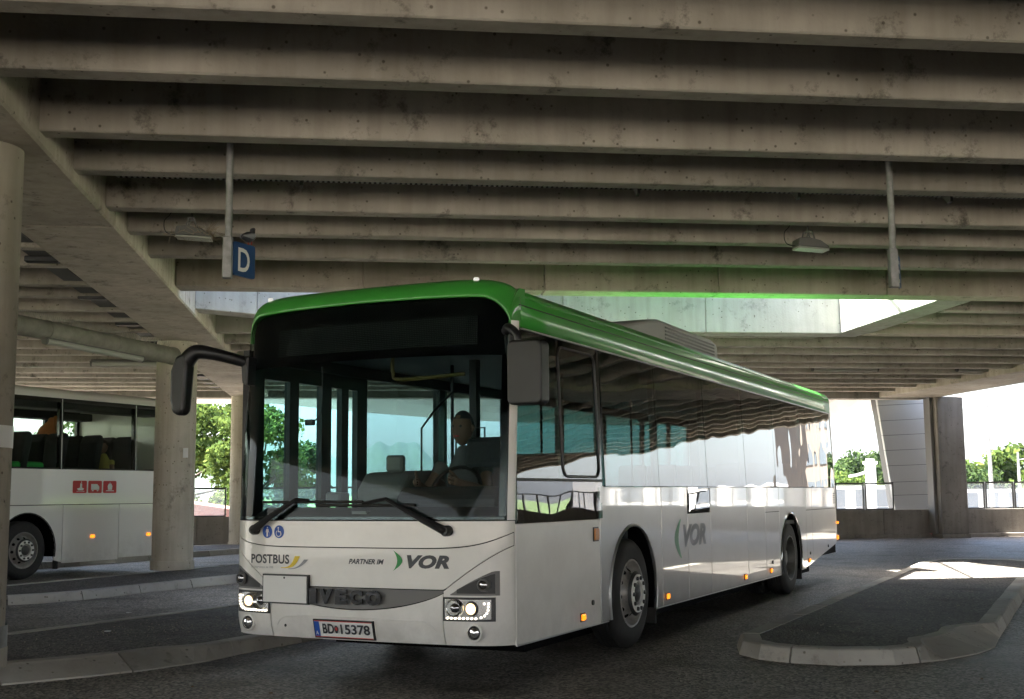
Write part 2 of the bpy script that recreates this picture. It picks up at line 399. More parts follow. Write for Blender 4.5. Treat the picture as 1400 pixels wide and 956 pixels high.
def text2d(body, shear=0, bold=0, space=1.0, depth=.0):
    """triangulated text mesh data normalised to a unit-high box: (verts2d, faces, width)"""
    cu = bpy.data.curves.new('t', 'FONT'); cu.body = body; cu.shear = shear; cu.offset = bold; cu.space_character = space; cu.resolution_u = 4
    ob = bpy.data.objects.new('t', cu); COL.objects.link(ob); bpy.context.view_layer.update()
    dg = bpy.context.evaluated_depsgraph_get(); me = bpy.data.meshes.new_from_object(ob.evaluated_get(dg))
    vs = [(v.co.x, v.co.y) for v in me.vertices]; fs = [tuple(p.vertices) for p in me.polygons]
    bpy.data.objects.remove(ob); bpy.data.curves.remove(cu); bpy.data.meshes.remove(me)
    x0 = min(v[0] for v in vs); x1 = max(v[0] for v in vs); y0 = min(v[1] for v in vs); y1 = max(v[1] for v in vs)
    h = y1-y0
    return [((x-x0)/h, (y-y0)/h) for x, y in vs], fs, (x1-x0)/h
def lettering(name, body, fn, w, h, m, parent, shear=0, bold=0, space=1.0, thick=0, mirror=False):
    """fn(a, b, d) maps text-plane coords to local space"""
    vs, fs, tw = text2d(body, shear, bold, space)
    mb = MB(); mb.add([fn(x/tw*w, y*h, 0) for x, y in vs], fs)
    if thick:
        # outline walls
        from collections import Counter
        ec = Counter(); 
        for f in fs:
            for i in range(len(f)): ec[tuple(sorted((f[i], f[(i+1) % len(f)])))] += 1
        off = len(mb.v); mb.v += [tuple(fn(x/tw*w, y*h, thick)) for x, y in vs]; mb.f += [tuple(i+off for i in f) for f in fs]
        for (a, b), c in ec.items():
            if c == 1: mb.f.append((a, b, b+off, a+off))
    return mb.obj(name, m, parent)

# ------------------------------------------------------------------ setting: ground
ROADX0, ROADX1, ROADY0, WALLY = -70, 150, -70, 34.3
kind(MB().box(-2900, 4900, -2900, 5400, -1.4, -1.0).obj('ground', 'grass'))
# deck of the bus station with the road surface
kind(MB().box(ROADX0, ROADX1, -13.0, WALLY+.28, -.9, 0).obj('road', 'road_asphalt'))
kind(MB().box(ROADX0, ROADX1, -160, -13.0, -.9, -.004).obj('pavement', 'yard_paving'))
kind(MB().box(-70, 150, WALLY+.6, 112, -.98, -.9).obj('service_road', 'yard_paving'))

# traffic islands, saw-tooth, built with separate kerb stones
AX = Vector((math.sin(.5804), math.cos(.5804), 0)); SX = Vector((math.cos(.5804), -math.sin(.5804), 0))
def Q(q, t): return SX*q+AX*t
KH = .125
def island(ctrl, name='traffic_island', step=1.0, wide=None):
    """ctrl: closed outline (CCW) in world XY of the kerb's outer foot"""
    pts = []
    n = len(ctrl)
    for i in range(n):      # resample edges
        a = Vector((*ctrl[i], 0)); b = Vector((*ctrl[(i+1) % n], 0)); L = (b-a).length; k = max(1, round(L/.125))
        pts += [a+(b-a)*j/k for j in range(k)]
    N = len(pts)
    nor = []
    for i in range(N):
        t = (pts[(i+1) % N]-pts[i-1]).normalized(); nor.append(Vector((-t.y, t.x, 0)))
    root = kind(empty(name, (0, 0, 0)))
    dist = 0; cuts = [0]
    for i in range(1, N+1):
        dist += (pts[i % N]-pts[i-1]).length
        if dist > step: cuts.append(i); dist = 0
    if cuts[-1] != N: cuts.append(N)
    def prof(i):
        w = wide(pts[i]) if wide else (.035, .20)
        slope, top = w
        p, m = pts[i], nor[i]
        return [p+Vector((0, 0, -.02)), p+Vector((0, 0, .012 if slope > .1 else .02)), p+m*slope+Vector((0, 0, KH-.012)), p+m*(slope+.02)+Vector((0, 0, KH)),
                p+m*top+Vector((0, 0, KH)), p+m*top+Vector((0, 0, -.02))]
    for a, b in zip(cuts[:-1], cuts[1:]):
        vs = []; idx = list(range(a, b+1)); dz = rnd.uniform(-.003, .003); dn = rnd.uniform(-.004, .004)
        for j, i in enumerate(idx):
            pr = prof(i % N); m = nor[i % N]
            tt = (pts[(i+1) % N]-pts[(i-1) % N]).normalized()
            sh = tt*(.009 if j == 0 else (-.009 if j == len(idx)-1 else 0))
            vs += [q+sh+m*dn+Vector((0, 0, dz)) for q in pr]
        k = 6; mb = MB()
        fs = [(j*k+q, j*k+(q+1) % k, (j+1)*k+(q+1) % k, (j+1)*k+q) for j in range(len(idx)-1) for q in range(k)]
        fs += [tuple(range(k)), tuple(reversed([(len(idx)-1)*k+q for q in range(k)]))]
        mb.add(vs, fs); mb.obj('kerb_stone', 'kerb_granite', root)
    inner = [pts[i]+nor[i]*((wide(pts[i])[1] if wide else .20)-.01) for i in range(N)]
    MB().prism([(p.x, p.y) for p in inner], -.02, KH-.006).obj('island_surface', 'island_asphalt', root)
    # joint bed below the stones
    bed = [pts[i]+nor[i]*(.05 if not wide else wide(pts[i])[0]+.03) for i in range(N)]
    MB().prism([(p.x, p.y) for p in bed], -.02, .07).obj('mortar_bed', 'dark_void', root)
    return root
def qt(q, t): v = Q(q, t); return (v.x, v.y)
def isl_outline(ql, qr, nose, tfar):
    """nose: list of (x,y) from left foot to right foot; far end rounded"""
    far = [qt(qr, tfar-1.2), qt(qr-.15, tfar-.5), qt(qr-.55, tfar-.08), qt((ql+qr)/2, tfar), qt(ql+.45, tfar-.12), qt(ql+.12, tfar-.5), qt(ql, tfar-1.3)]
    return nose+far
def wideA(p):
    # mountable, sloping stones at the right end of the nose
    d = (p-Vector((5.5, 10.15, 0))).length
    k = max(0, min(1, (1.15-d)/.5))
    return (.035+.30*k, .20+.28*k)
noseA = [(3.42, 10.75), (3.28, 10.25), (3.34, 9.93), (3.52, 9.68), (3.85, 9.47), (4.3, 9.41), (4.8, 9.58), (5.25, 9.88), (5.62, 10.25), (5.98, 10.83)]
island(isl_outline(-3.0, -.98, noseA, 24.2), wide=wideA)
def wideB(p):
    d = (p-Vector((-2.2, 9.8, 0))).length
    k = max(0, min(1, (1.5-d)/.5))
    return (.035+.22*k, .20+.22*k)
noseB = [(-4.9, 10.0), (-4.9, 9.5), (-4.65, 9.15), (-4.2, 8.95), (-3.5, 9.1), (-2.64, 9.62), (-2.15, 9.89), (-1.68, 10.22), (-1.27, 10.66), (-1.0, 11.15)]
island([(a, b) for a, b in noseB]+isl_outline(-9.05, -6.86, [], 20.5), wide=wideB)
noseC = [(-5.9, 17.6), (-5.75, 17.0), (-5.4, 16.6), (-4.95, 16.55), (-4.54, 16.69), (-4.1, 16.95), (-3.72, 17.32)]
island(isl_outline(-15.2, -12.8, noseC, 30.5))
island([qt(-21.5, 14), qt(-21.2, 13.2), qt(-20.6, 12.9), qt(-19.6, 13.2), qt(-19.0, 14)]+isl_outline(-21.5, -19.0, [], 26))
def litter(loc, s, m, label):
    r = rnd.random()*6; mb = MB(); n = 6
    top = [(loc[0]+s*math.cos(k*PI/3+r)*rnd.uniform(.6, 1.2), loc[1]+s*math.sin(k*PI/3+r)*rnd.uniform(.6, 1.2)) for k in range(n)]
    mb.prism(top, loc[2]+.001, loc[2]+.008)
    return tag(mb.obj('litter_scrap', m), label, 'litter', 'tiny scraps on the open road' if label.startswith('tiny') else None)
litter((-2.35, 12.05, KH), .035, 'litter_pale', 'white scrap lying on the dark island in front of the bus')
for lx_, ly_ in ((-2.9, 14.2), (1.9, 7.3), (3.6, 8.2), (4.6, 8.6), (-1.2, 9.3), (.6, 7.4), (5.2, 14.4), (-.6, 8.9)):
    litter((lx_, ly_, 0), rnd.uniform(.010, .018), rnd.choice(['litter_pale', 'leaf_brown']), 'tiny scrap lying on the open road surface')
litter((-2.75, 15.3, 0), .035, 'litter_pale', 'pale scrap on the road between the two left islands')
mb = MB()
for i in range(150):      # crumbs and grit on the islands
    a = rnd.uniform(-2.6, -1.4); t = rnd.uniform(11, 22); v = Q(a, t)
    s = rnd.uniform(.002, .006); mb.box(v.x-s, v.x+s, v.y-s, v.y+s, KH-.002, KH+.004)
for i in range(160):
    a = rnd.gauss(-8.3, .35); t = rnd.gauss(9.3, .8); v = Q(a, t)
    s = rnd.uniform(.002, .006); mb.box(v.x-s, v.x+s, v.y-s, v.y+s, KH-.002, KH+.004)
for i in range(120):
    a = rnd.uniform(-7, 0); t = rnd.uniform(6.5, 9.3); v = Q(a, t)
    s = rnd.uniform(.002, .005); mb.box(v.x-s, v.x+s, v.y-s, v.y+s, -.002, .004)
o = mb.obj('grit', 'nest'); kind(o, 'stuff'); tag(o, 'pale grit and crumbs scattered over islands and road', 'grit')

# ------------------------------------------------------------------ ceiling deck
SLAB, HB, HG = 4.92, 4.25, 4.15          # slab underside, beam soffit, girder soffit
GX0, GX1, RX0, RX1, LX = -3.52, -2.49, 15.4, 17.2, -20.0
NEARY = -13.0
SKX0, SKX1, SKY0, SKY1 = GX1, 8.72, 17.01, 20.75
deck = kind(empty('ceiling'))
def slab(x0, x1, y0, y1): MB().box(x0, x1, y0, y1, SLAB, SLAB+.22).obj('deck_slab', 'beam_concrete', deck)
slab(LX, GX1, NEARY, 34.3); slab(SKX1, RX1, SKY0-.01, SKY1+.01)
slab(GX1, RX1, NEARY, SKY0-.02); slab(GX1, RX1, SKY1+.02, 34.3)
MB().prism([(RX1+.01, NEARY), (92, NEARY), (92, 34.3), (21.5, 34.3), (RX1+.01, 29.5)], SLAB, SLAB+.22).obj('deck_slab', 'beam_concrete', deck)
def beam(x0, x1, y, w=.20, h=None, m='beam_concrete', hb=HB):
    """tapered stem; y = camera-side soffit edge"""
    t = .045; hh = SLAB+.01
    c = .012
    poly = [(y-t, hh), (y, hb+c), (y+c, hb), (y+w-c, hb), (y+w, hb+c), (y+w+t, hh)]
    return MB().prism(poly, x0, x1, 'x').obj('concrete_beam', m, deck)
near = [14.45, 13.14, 12.03, 10.64, 9.50, 8.08, 6.94, 5.55, 4.42, 3.0, 1.87, .48, -.66, -2.05, -3.2, -4.6, -5.75, -7.1, -8.3, -9.7, -10.8, -12.3]
far = [22.76, 23.92, 25.40, 26.55, 27.88, 29.03, 30.4, 31.55, 32.9]
for y in near+far: beam(GX1-.02, RX0+.02, y)
for y in (18.0, 19.3): beam(9.32, RX0+.02, y)
for y in [13.0, 14.1, 15.2, 16.6, 17.6, 18.9, 20.0, 21.3, 22.4, 23.8, 24.9, 26.2, 27.3, 28.5, 29.6, 30.8, 31.9, 33.1, 11.7, 10.5, 9.2, 8.0, 6.6, 5.4, 4.0, 2.8, 1.4, .2, -1.2, -2.4, -3.8, -5.2, -6.4, -7.8, -9.0, -10.4, -11.6, -12.8]:
    beam(LX, GX0+.02, y)
for i in range(36):
    y = 33.6-i*1.28
    beam(RX1-.02+max(0, (y+.25-29.5)*.9), 91.8, y)
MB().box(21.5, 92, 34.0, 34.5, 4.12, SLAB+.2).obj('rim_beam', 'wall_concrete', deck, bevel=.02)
# skylight surround
def skew_y(x):
    pts = [(-2.49, 18.6), (-1.6, 19.15), (1.0, 20.75), (20, 20.75)]
    for (xa, ya), (xb, yb) in zip(pts[:-1], pts[1:]):
        if x <= xb: return ya+(yb-ya)*(x-xa)/(xb-xa)
    return 20.75
edges = [GX1+.02+2.78*i for i in range(6)]
x = GX1
while x < RX0:      # near edge beam in cast lengths with open joints
    x2 = min(x+2.55, RX0)
    MB().box(x+.006, x2-.006, 16.57, 17.0, HB-.0, 5.7 if x < 9 else SLAB+.01).obj('edge_beam', 'girder_concrete', deck, bevel=.012)
    x = x2
TOP = 5.75
MB().box(GX1+.02, RX0-.02, 16.60, 16.97, HB+.02, SLAB).obj('beam_core', 'girder_concrete', deck)
mb = MB(); xs = [-2.49, -1.6, 1.0]
for xa, xb in zip(xs[:-1], xs[1:]):
    ya, yb = skew_y(xa), skew_y(xb)
    mb2 = MB().prism([(xa, ya), (xb-.006, yb), (xb-.006, yb+.48), (xa, ya+.48)], HB, TOP); mb2.obj('skylight_wall', 'skylight_concrete', deck, bevel=.012)
MB().prism([(-2.49, 19.1), (1.0, 21.25), (1.0, 22.9), (-2.49, 22.9)], SLAB-.001, SLAB+.02).obj('deck_slab', 'beam_concrete', deck)
x = 1.0
while x < SKX1+.1:
    x2 = min(x+2.6, SKX1+.5); MB().box(x, x2-.006, 20.75, 21.25, HB, TOP).obj('skylight_wall', 'skylight_concrete', deck, bevel=.012); x = x2
for y in (20.1, 21.3): beam(GX1, GX1+ (1.9 if y < 21 else 11), y+.0 if y > 21 else y) if y > 21 else None
MB().box(SKX1, SKX1+.55, 17.0, 20.745, HB, TOP).obj('skylight_wall', 'skylight_concrete', deck, bevel=.012)
MB().box(9.27, RX0, 20.75, 21.1, HB, SLAB).obj('edge_beam', 'girder_concrete', deck, bevel=.012)
MB().box(GX0+.3, GX1-.003, 16.6, 22.0, SLAB, TOP).obj('skylight_wall', 'skylight_concrete', deck, bevel=.012)
MB().box(1.8, 6.4, 18.55, 21.0, TOP+.12, TOP+.17).obj('sun_blocker', 'galvanised', deck)  # opaque sheet added above the opening to keep sun off the road
# thin glazing bars over the opening
for i in range(9):
    x = -2.0+i*1.35
    MB().tube([(x, 16.9, TOP+.05), (x+1.5, 21.0, TOP+.05)], .022, 6).obj('glazing_bar', 'galvanised', deck)
for y in (18.2, 19.6):
    MB().tube([(-2.6, y, TOP+.10), (9.0, y+.5, TOP+.10)], .018, 6).obj('glazing_bar', 'galvanised', deck)

def girder(x0, x1, y0, y1, label):
    r = empty('concrete_girder', ((x0+x1)/2, y0, HG)); tag(r, label, 'girder')
    cx = (x0+x1)/2; L = 5.1; y = y0
    while y < y1:
        ye = min(y+L, y1)
        b = MB().box(x0-cx, x1-cx, y-y0+.004, ye-y0-.004, 0, SLAB-HG+.008).obj('girder_segment', 'girder_concrete', r, bevel=.02)
        y = ye
    return r
girder(GX0, GX1, NEARY, 34.0, 'long concrete girder running away from the camera above the left columns')
girder(RX0, RX1, NEARY, 34.0, 'wide concrete girder at the upper right ending on the far right column')
girder(LX, LX+1.0, NEARY, 34.0, 'concrete girder along the left rim of the deck')
# far rim beam
MB().box(LX, RX1-.3, 34.0, 34.5, 4.12, SLAB+.2).obj('rim_beam', 'wall_concrete', deck, bevel=.02)

def column(x, y, r, h, z0, label, sleeve=False, square=False):
    c = empty('concrete_column', (x, y, z0)); tag(c, label, 'column')
    H = h-z0
    MB().lathe([(r, .0), (r, H*.33-.004), (r-.006, H*.33-.004), (r-.006, H*.33+.004), (r, H*.33+.004), (r, H+.01)], 40).obj('column_shaft', 'column_concrete', c, True)
    MB().lathe([(r+.025, 0), (r+.025, .14), (r+.012, .16), (r, .16)], 40).obj('column_foot', 'girder_concrete', c, True)
    return c
c1 = column(-2.99, 9.72, .325, HG, KH, 'nearest round concrete column cut by the left edge of the photo')
MB().lathe([(.329, 1.78-KH), (.329, 1.95-KH)], 40).obj('paper_notice', 'sticker_white', c1, True)
fnc = lambda a, b, d: Vector((.336*math.cos(-.75+(a)/.33), .336*math.sin(-.75+a/.33), 2.2-KH+b))
MB().lathe([(.345, .13), (.345, .31)], 40).obj('metal_collar', 'galvanised', c1, True)
c2 = column(-3.24, 22.05, .355, HG, KH, 'middle round concrete column between the white coach and the mirror of the bus')
MB().box(.19, .27, -.34, -.30, 1.95, 2.12).obj('paper_notice', 'sticker_white', c2)
column(-3.1, 34.0, .40, HG, 0, 'far round concrete column just left of the bus windscreen')
pier = empty('concrete_pier', (17.42, 33.62, 0)); tag(pier, 'dark square concrete pier at the far right beside the slanting white wall', 'pier')
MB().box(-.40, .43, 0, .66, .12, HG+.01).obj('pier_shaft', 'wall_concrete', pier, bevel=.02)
MB().box(-.43, .46, -.03, .66, 0, .119).obj('pier_foot', 'wall_concrete', pier, bevel=.01)
MB().box(-.50, -.405, .25, .64, .12, HG).obj('pier_flange', 'grille_grey', pier, bevel=.004)
column(17.0-.6, 2, .4, HG, 0, 'concrete column carrying the right girder outside the picture')

# ------------------------------------------------------------------ parapet and glass screens along the far side
def parapet(x0, x1, label):
    r = empty('parapet_wall', (x0, WALLY, 0)); tag(r, label, 'wall')
    x = x0
    while x < x1-.01:
        xe = min(x+2.6, x1)
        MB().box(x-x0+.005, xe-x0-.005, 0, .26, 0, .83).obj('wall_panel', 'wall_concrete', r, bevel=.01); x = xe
    MB().box(.01, x1-x0-.01, -.10, -.003, 0, .11).obj('wall_plinth', 'wall_concrete', r, bevel=.01)
    return r
parapet(-20, -3.52, 'low concrete parapet behind the left columns')
parapet(-2.68, 16.98, 'low concrete parapet behind the bus and left of the far right column')
parapet(17.87, 70, 'low concrete parapet right of the far right column')
def screen(x, w, label):
    r = empty('glass_screen', (x, WALLY+.08, .83)); tag(r, label, 'glass screen', 'glass screens on the parapet')
    MB().box(.045, w-.045, .02, .032, .04, .76).obj('pane', 'screen_glass', r)
    MB().box(0, w, 0, .05, .762, .81).obj('top_rail', 'frame_dark', r)
    MB().box(0.041, w-.041, 0, .05, 0, .04).obj('bottom_rail', 'frame_dark', r)
    for q in (0, w-.04): MB().box(q, q+.04, 0, .05, 0.001, .761).obj('post', 'frame_dark', r)
    return r
s0 = None
def lab_screen(x):
    if -5 < x < -3.6: return 'single framed glass screen between two columns left of the bus'
    if 14.1 < x < 15.2: return 'framed glass screen left of the slanting white wall, next but one to it'
    if 15.2 <= x < 16.2: return 'framed glass screen just before the foot of the slanting white wall'
    if 13.2 < x <= 14.1: return 'framed glass screen on the parapet right behind the rear of the bus'
    if 17.5 <= x < 18.5: return 'framed glass screen immediately right of the far right column'
    if 18.5 <= x < 19.5: return 'second framed glass screen right of the far right column'
    if 19.5 <= x < 20.3: return 'third framed glass screen right of the far right column, cut by the photo edge'
    return None
xs = [(-5.05, 1.42)]+[(-6.55-1.5*i, 1.42) for i in range(2)]
xs += [(-2.66+.93*i, .90) for i in range(20)]
xs += [(17.9+.93*i, .90) for i in range(30)]
ORD = ['first', 'second', 'third', 'fourth', 'fifth', 'sixth', 'seventh', 'eighth', 'ninth', 'tenth', 'eleventh', 'twelfth', 'thirteenth', 'fourteenth', 'fifteenth', 'sixteenth', 'seventeenth', 'eighteenth', 'nineteenth', 'twentieth']
nth = 0
for x, w in xs:
    l = lab_screen(x)
    if l is None and -2.7 < x < 13.3: l = ORD[nth]+' framed glass screen from the left in the run hidden behind the bus'; nth += 1
    screen(x, w, l or ('framed glass screen seen through the windows of the bus' if -2.7 < x < 13.3 else 'framed glass screen on the parapet beyond the picture edge'))

# canopy soffit outside and slanting clad wall
pts = [(-12, 4.15), (-5, 4.18), (-2.5, 4.17), (.3, 3.9), (3.2, 3.67), (8, 3.5), (13.9, 3.5), (15.5, 3.82), (17.0, 4.0)]
mb = MB(); vs = []; 
for x, z in pts: vs += [(x, 34.55, 4.6), (x, 37.0, z), (x, 37.05, z+.1), (x, 34.55, 4.75)]
n = len(pts); fs = [(i*4+k, i*4+(k+1) % 4, (i+1)*4+(k+1) % 4, (i+1)*4+k) for i in range(n-1) for k in range(4)]+[(0, 1, 2, 3), tuple((n-1)*4+k for k in (3, 2, 1, 0))]
mb.add(vs, fs); c = tag(mb.obj('outer_canopy', 'cladding_white'), 'pale curved canopy edge hanging outside beyond the rim of the deck', 'canopy')
wed = empty('slanting_wall', (15.93, 35.2, .2)); tag(wed, 'slanting white panelled wall left of the far right column', 'wall')
zz = [0, .55, 1.05, 1.45, 1.95, 2.42, 2.88, 3.33, 3.80, 4.2]
def lx(z): return (3.85-(z+.2))/2.35*.30       # left rim leans
for a, b in zip(zz[:-1], zz[1:]):
    t = .035; ta, tb = t*a/4, t*b/4
    MB().prism([(lx(a), a+.006+.0), (1.75, a+.006+.10*(a/4)), (1.75, b-.006+.10*(b/4)), (lx(b), b-.006)], 0, .12, 'y').obj('wall_panel', 'cladding_white', wed, bevel=.004)
MB().prism([(lx(0)+.02, 0), (1.74, 0), (1.74, 4.2), (lx(4.2)+.02, 4.2)], .04, .5, 'y').obj('wall_core', 'frame_dark', wed)

# ------------------------------------------------------------------ bus
BW = 1.25
BO = Vector((1.0737, 8.6676, 0))+SX*(-BW)
TH = .5804
def fy(x, z):           # front face
    u = min(1, abs(x)/BW); y = -.12+.07*u*u+.17*u**12
    if z > 1.2: y += (z-1.2)*.065
    if z < .5: y += (.5-z)**2*1.2
    return y
def halfw(z): return BW if z < 1.45 else BW-(z-1.45)*.039
def cosp(k):            # roof profile, k in 0..1 from right to left
    t = PI*k; c, s = math.cos(t), math.sin(t); e = 2/5.5
    return 1.215*math.copysign(abs(c)**e, c), 2.655+.38*abs(s)**e
def roofz(x):
    a = min(1, abs(x)/1.215); return 2.655+.38*(max(0, 1-a**7))**(1/7)
def zt(x):
    a = abs(x); z = 2.885-.03*(a/1.2)**2
    if a > .99: z = 2.865-.22+math.sqrt(max(0, .22**2-min(.22, a-.99)**2))
    return z
bus = empty('city_bus', BO, -TH)
tag(bus, 'white low floor city bus with bright green roof standing in the centre bay', 'bus')
def lin(a, b, n): return [a+(b-a)*i/(n-1) for i in range(n)]
def xcols(x0, x1, n=50): return lin(x0, x1, n)
def patch(name, x0, x1, lo, hi, off, m, nz=10, n=48, gap=.004, thick=.018, parent=None, bevel=0):
    mb = MB()
    def fn(x, v):
        a, b = lo(x)+gap, hi(x)-gap; z = a+(max(b, a+.001)-a)*v; return (x, fy(x, z)-off, z)
    xs = lin(x0+gap, x1-gap, n)
    mb.grid(fn, xs, lin(0, 1, nz))
    # thickness by hand (keeps every panel a closed solid)
    k = len(mb.v); back = [(v[0]*(1-.0), v[1]+thick, v[2]) for v in mb.v]; fs0 = list(mb.f)
    mb.v += back; mb.f += [tuple(i+k for i in reversed(f)) for f in fs0]
    nx = n
    per = [i*nz for i in range(nx)]+[(nx-1)*nz+j for j in range(1, nz)]+[i*nz+nz-1 for i in range(nx-2, -1, -1)]+[j for j in range(nz-2, 0, -1)]
    for i in range(len(per)):
        a, b = per[i], per[(i+1) % len(per)]; mb.f.append((a, b, b+k, a+k))
    return mb.obj(name, m, parent or bus, True)
Cn = lambda v: (lambda x: v)
def diagz(x): a = abs(x); return .695+max(0, (a-.77))/.48*.33+max(0, a-.77)*(a-1.25)*-.12
def smile(x): return 1.0+.12*(abs(x)/1.25)**7
def gz(x): return .70-.16*max(0, 1-(x/.80)**2)**.8
patch('front_panel', -BW, BW, smile, Cn(1.203), 0, 'white_paint', 8)
patch('front_flap', -1.245, 1.245, lambda x: max(.702, diagz(x)) if abs(x) > .77 else .702, smile, 0, 'white_paint', 12, 90)
patch('grille_lens', -.80, .80, gz, Cn(.702), -.006, 'grille_grey', 6, 60)
patch('bumper', -.77, .77, Cn(.305), gz, 0, 'white_paint', 10, 60)
for s in (-1, 1):
    x0, x1 = (.77, BW) if s > 0 else (-BW, -.77)
    patch('bumper_corner', x0, x1, Cn(.305), diagz, 0, 'white_paint', 12, 30)
    patch('corner_pillar', *((1.212, 1.25) if s > 0 else (-1.25, -1.212)), Cn(1.203), lambda x: 2.69, 0, 'white_paint' if s > 0 else 'black_gloss', 14, 5, gap=.002)
# dark backing
patch('front_frame', -1.24, 1.24, Cn(.32), Cn(1.21), -.022, 'dark_void', 4, 40, thick=.03)
# windscreen
patch('windshield', -1.21, 1.21, Cn(1.207), zt, .0, 'windshield_glass', 24, 70, thick=.006)
def fritlo(x):
    a = abs(x); return 2.44-.02*(a/1.2)**2
patch('windshield_mask', -1.20, 1.20, fritlo, lambda x: zt(x)-.002, -.05, 'dark_void', 8, 60, thick=.012)
patch('windshield_mask', -1.20, 1.20, Cn(1.205), Cn(1.235), -.012, 'black_gloss', 3, 60, thick=.01)
for s in (-1, 1):
    patch('windshield_mask', *((1.165, 1.209) if s > 0 else (-1.209, -1.165)), Cn(1.236), Cn(2.43), -.012, 'black_gloss', 10, 6, gap=0, thick=.01)
# destination display behind the glass
dsp = patch('destination_display', -.83, .99, Cn(2.505), Cn(2.735), -.032, 'led_matrix', 4, 40, thick=.01)
# green cap over the windscreen
mb = MB()
def cap(x, v):
    a = v*PI/2; z0 = zt(x) if abs(x) < 1.2095 else 2.66
    z1 = max(roofz(x), z0+.001); y0 = fy(x, z0)-.0
    return (x, y0+.18*(1-math.cos(a)), z0+(z1-z0)*math.sin(a))
xc_ = [1.2149*math.copysign(abs(math.cos(PI*k))**(2/7), math.cos(PI*k)) for k in lin(0, 1, 61)]
mb.grid(cap, xc_, lin(0, 1, 12)); front_end = {}
mb.obj('roof_front', 'green_paint', bus, True, solid=.01)
for s in (1, -1):
    MB().prism([(.16, 2.658), (.42, 2.658), (.42, 2.96), (.33, 2.955), (.25, 2.90), (.185, 2.80)], *sorted((s*1.190, s*1.209)), 'x').obj('roof_corner', 'green_paint', bus)
# roof shell
YE = 12.02
mb = MB()
def rf(k, y):
    x, z = cosp(k)
    y0 = fy(x, 2.8)+.17
    return (x, y0+(YE-y0)*y, z)
mb.grid(rf, lin(0, 1, 61), lin(0, 1, 25)); mb.obj('roof', 'green_paint', bus, True, solid=.012)
mb = MB().box(-1.215, 1.215, YE-.1, YE-.03, 2.5, 2.66)
# rear face
rp = [(-BW, .6), (BW, .6), (BW, 1.45)]+[(cosp(k)) for k in lin(0, 1, 31)]+[(-BW, 1.45)]
MB().prism(rp, YE-.02, YE+.05, 'y').obj('rear_panel', 'white_paint', bus, bevel=.02)
MB().prism([(x*.985, z-.02 if z > 2.5 else z) for x, z in rp[2:-1]] , YE+.051, YE+.06, 'y').obj('rear_window', 'black_gloss', bus)
# roof seams and gutter
for s in (-1, 1):
    MB().box(*sorted((s*1.200, s*1.218)), .35, YE-.02, 2.642, 2.652).obj('roof_gutter', 'aluminium', bus)
    x, z = cosp(.10) if s > 0 else cosp(.90)
    MB().tube([(x+s*.004, .35, z), (x+s*.004, YE-.1, z)], .009, 6).obj('roof_seam', 'green_paint', bus)
    x, z = cosp(.035) if s > 0 else cosp(.965)
    MB().tube([(x+s*.002, .30, z), (x+s*.002, YE-.1, z)], .005, 6).obj('roof_seam', 'black_plastic', bus)
# two small lamps on the front roof
for x in (-1.0, .93):
    MB().box(x-.022, x+.022, .13, .16, roofz(x)-.06, roofz(x)+.008).obj('roof_lamp', 'roof_lamp', bus, bevel=.008)
# air conditioning unit
ac = [(3.2, 3.0), (3.35, 3.08), (4.3, 3.25), (4.6, 3.29), (6.6, 3.29), (6.85, 3.25), (6.9, 3.0)]
MB().prism(ac, -.86, .86, 'x').obj('air_conditioner', 'ac_grey', bus, bevel=.04, seg=3)
for k in range(4):
    MB().box(.856, .867, 4.8, 6.7, 3.09+k*.04, 3.11+k*.04).obj('cooling_slot', 'black_plastic', bus)

# side body
YF, YR = 2.60, 8.84
def arch_pts(yc, r, zc, z0):
    a0 = math.asin((z0-zc)/r)
    return [(yc+r*math.cos(t), zc+r*math.sin(t)) for t in lin(PI-a0, a0, 21)]       # left to right (increasing y)
def zskirt(y): return .305 if y < 9.75 else .305+(y-9.75)*.115
seams = [.13, 1.79, 3.40, 4.23, 5.05, 6.58, 7.45, 8.20, 9.82, 10.22, 11.98]
def side_poly(y0, y1, z1, g=.007):
    y0 += g; y1 -= g
    bottom = [(y0, zskirt(y0))]
    for yc in (YF, YR):
        a = arch_pts(yc, .615, .49, zskirt(yc))
        a = [(y, z) for y, z in a]
        if a[0][0] > y0 and a[-1][0] < y1: bottom += a
        elif a[0][0] < y0 < a[-1][0]:
            b = [(y, z) for y, z in a if y > y0+.01]; t = math.sqrt(max(0, .615**2-(y0-yc)**2)); bottom = [(y0, .49+t)]+b
        elif a[0][0] < y1 < a[-1][0]:
            t = math.sqrt(max(0, .615**2-(y1-yc)**2)); b = [(y, z) for y, z in a if y < y1-.01]; bottom += b+[(y1, .49+t)]
    if bottom[-1][0] < y1-.001: bottom.append((y1, zskirt(y1)))
    return bottom+[(y1, z1), (y0, z1)]
def side_panel(y0, y1, z1, s):
    xs = sorted((s*1.228, s*1.25))
    return MB().prism(side_poly(y0, y1, z1), *xs, 'x').obj('side_panel', 'side_paint' if y0 > 1 else 'white_paint', bus, bevel=.005)
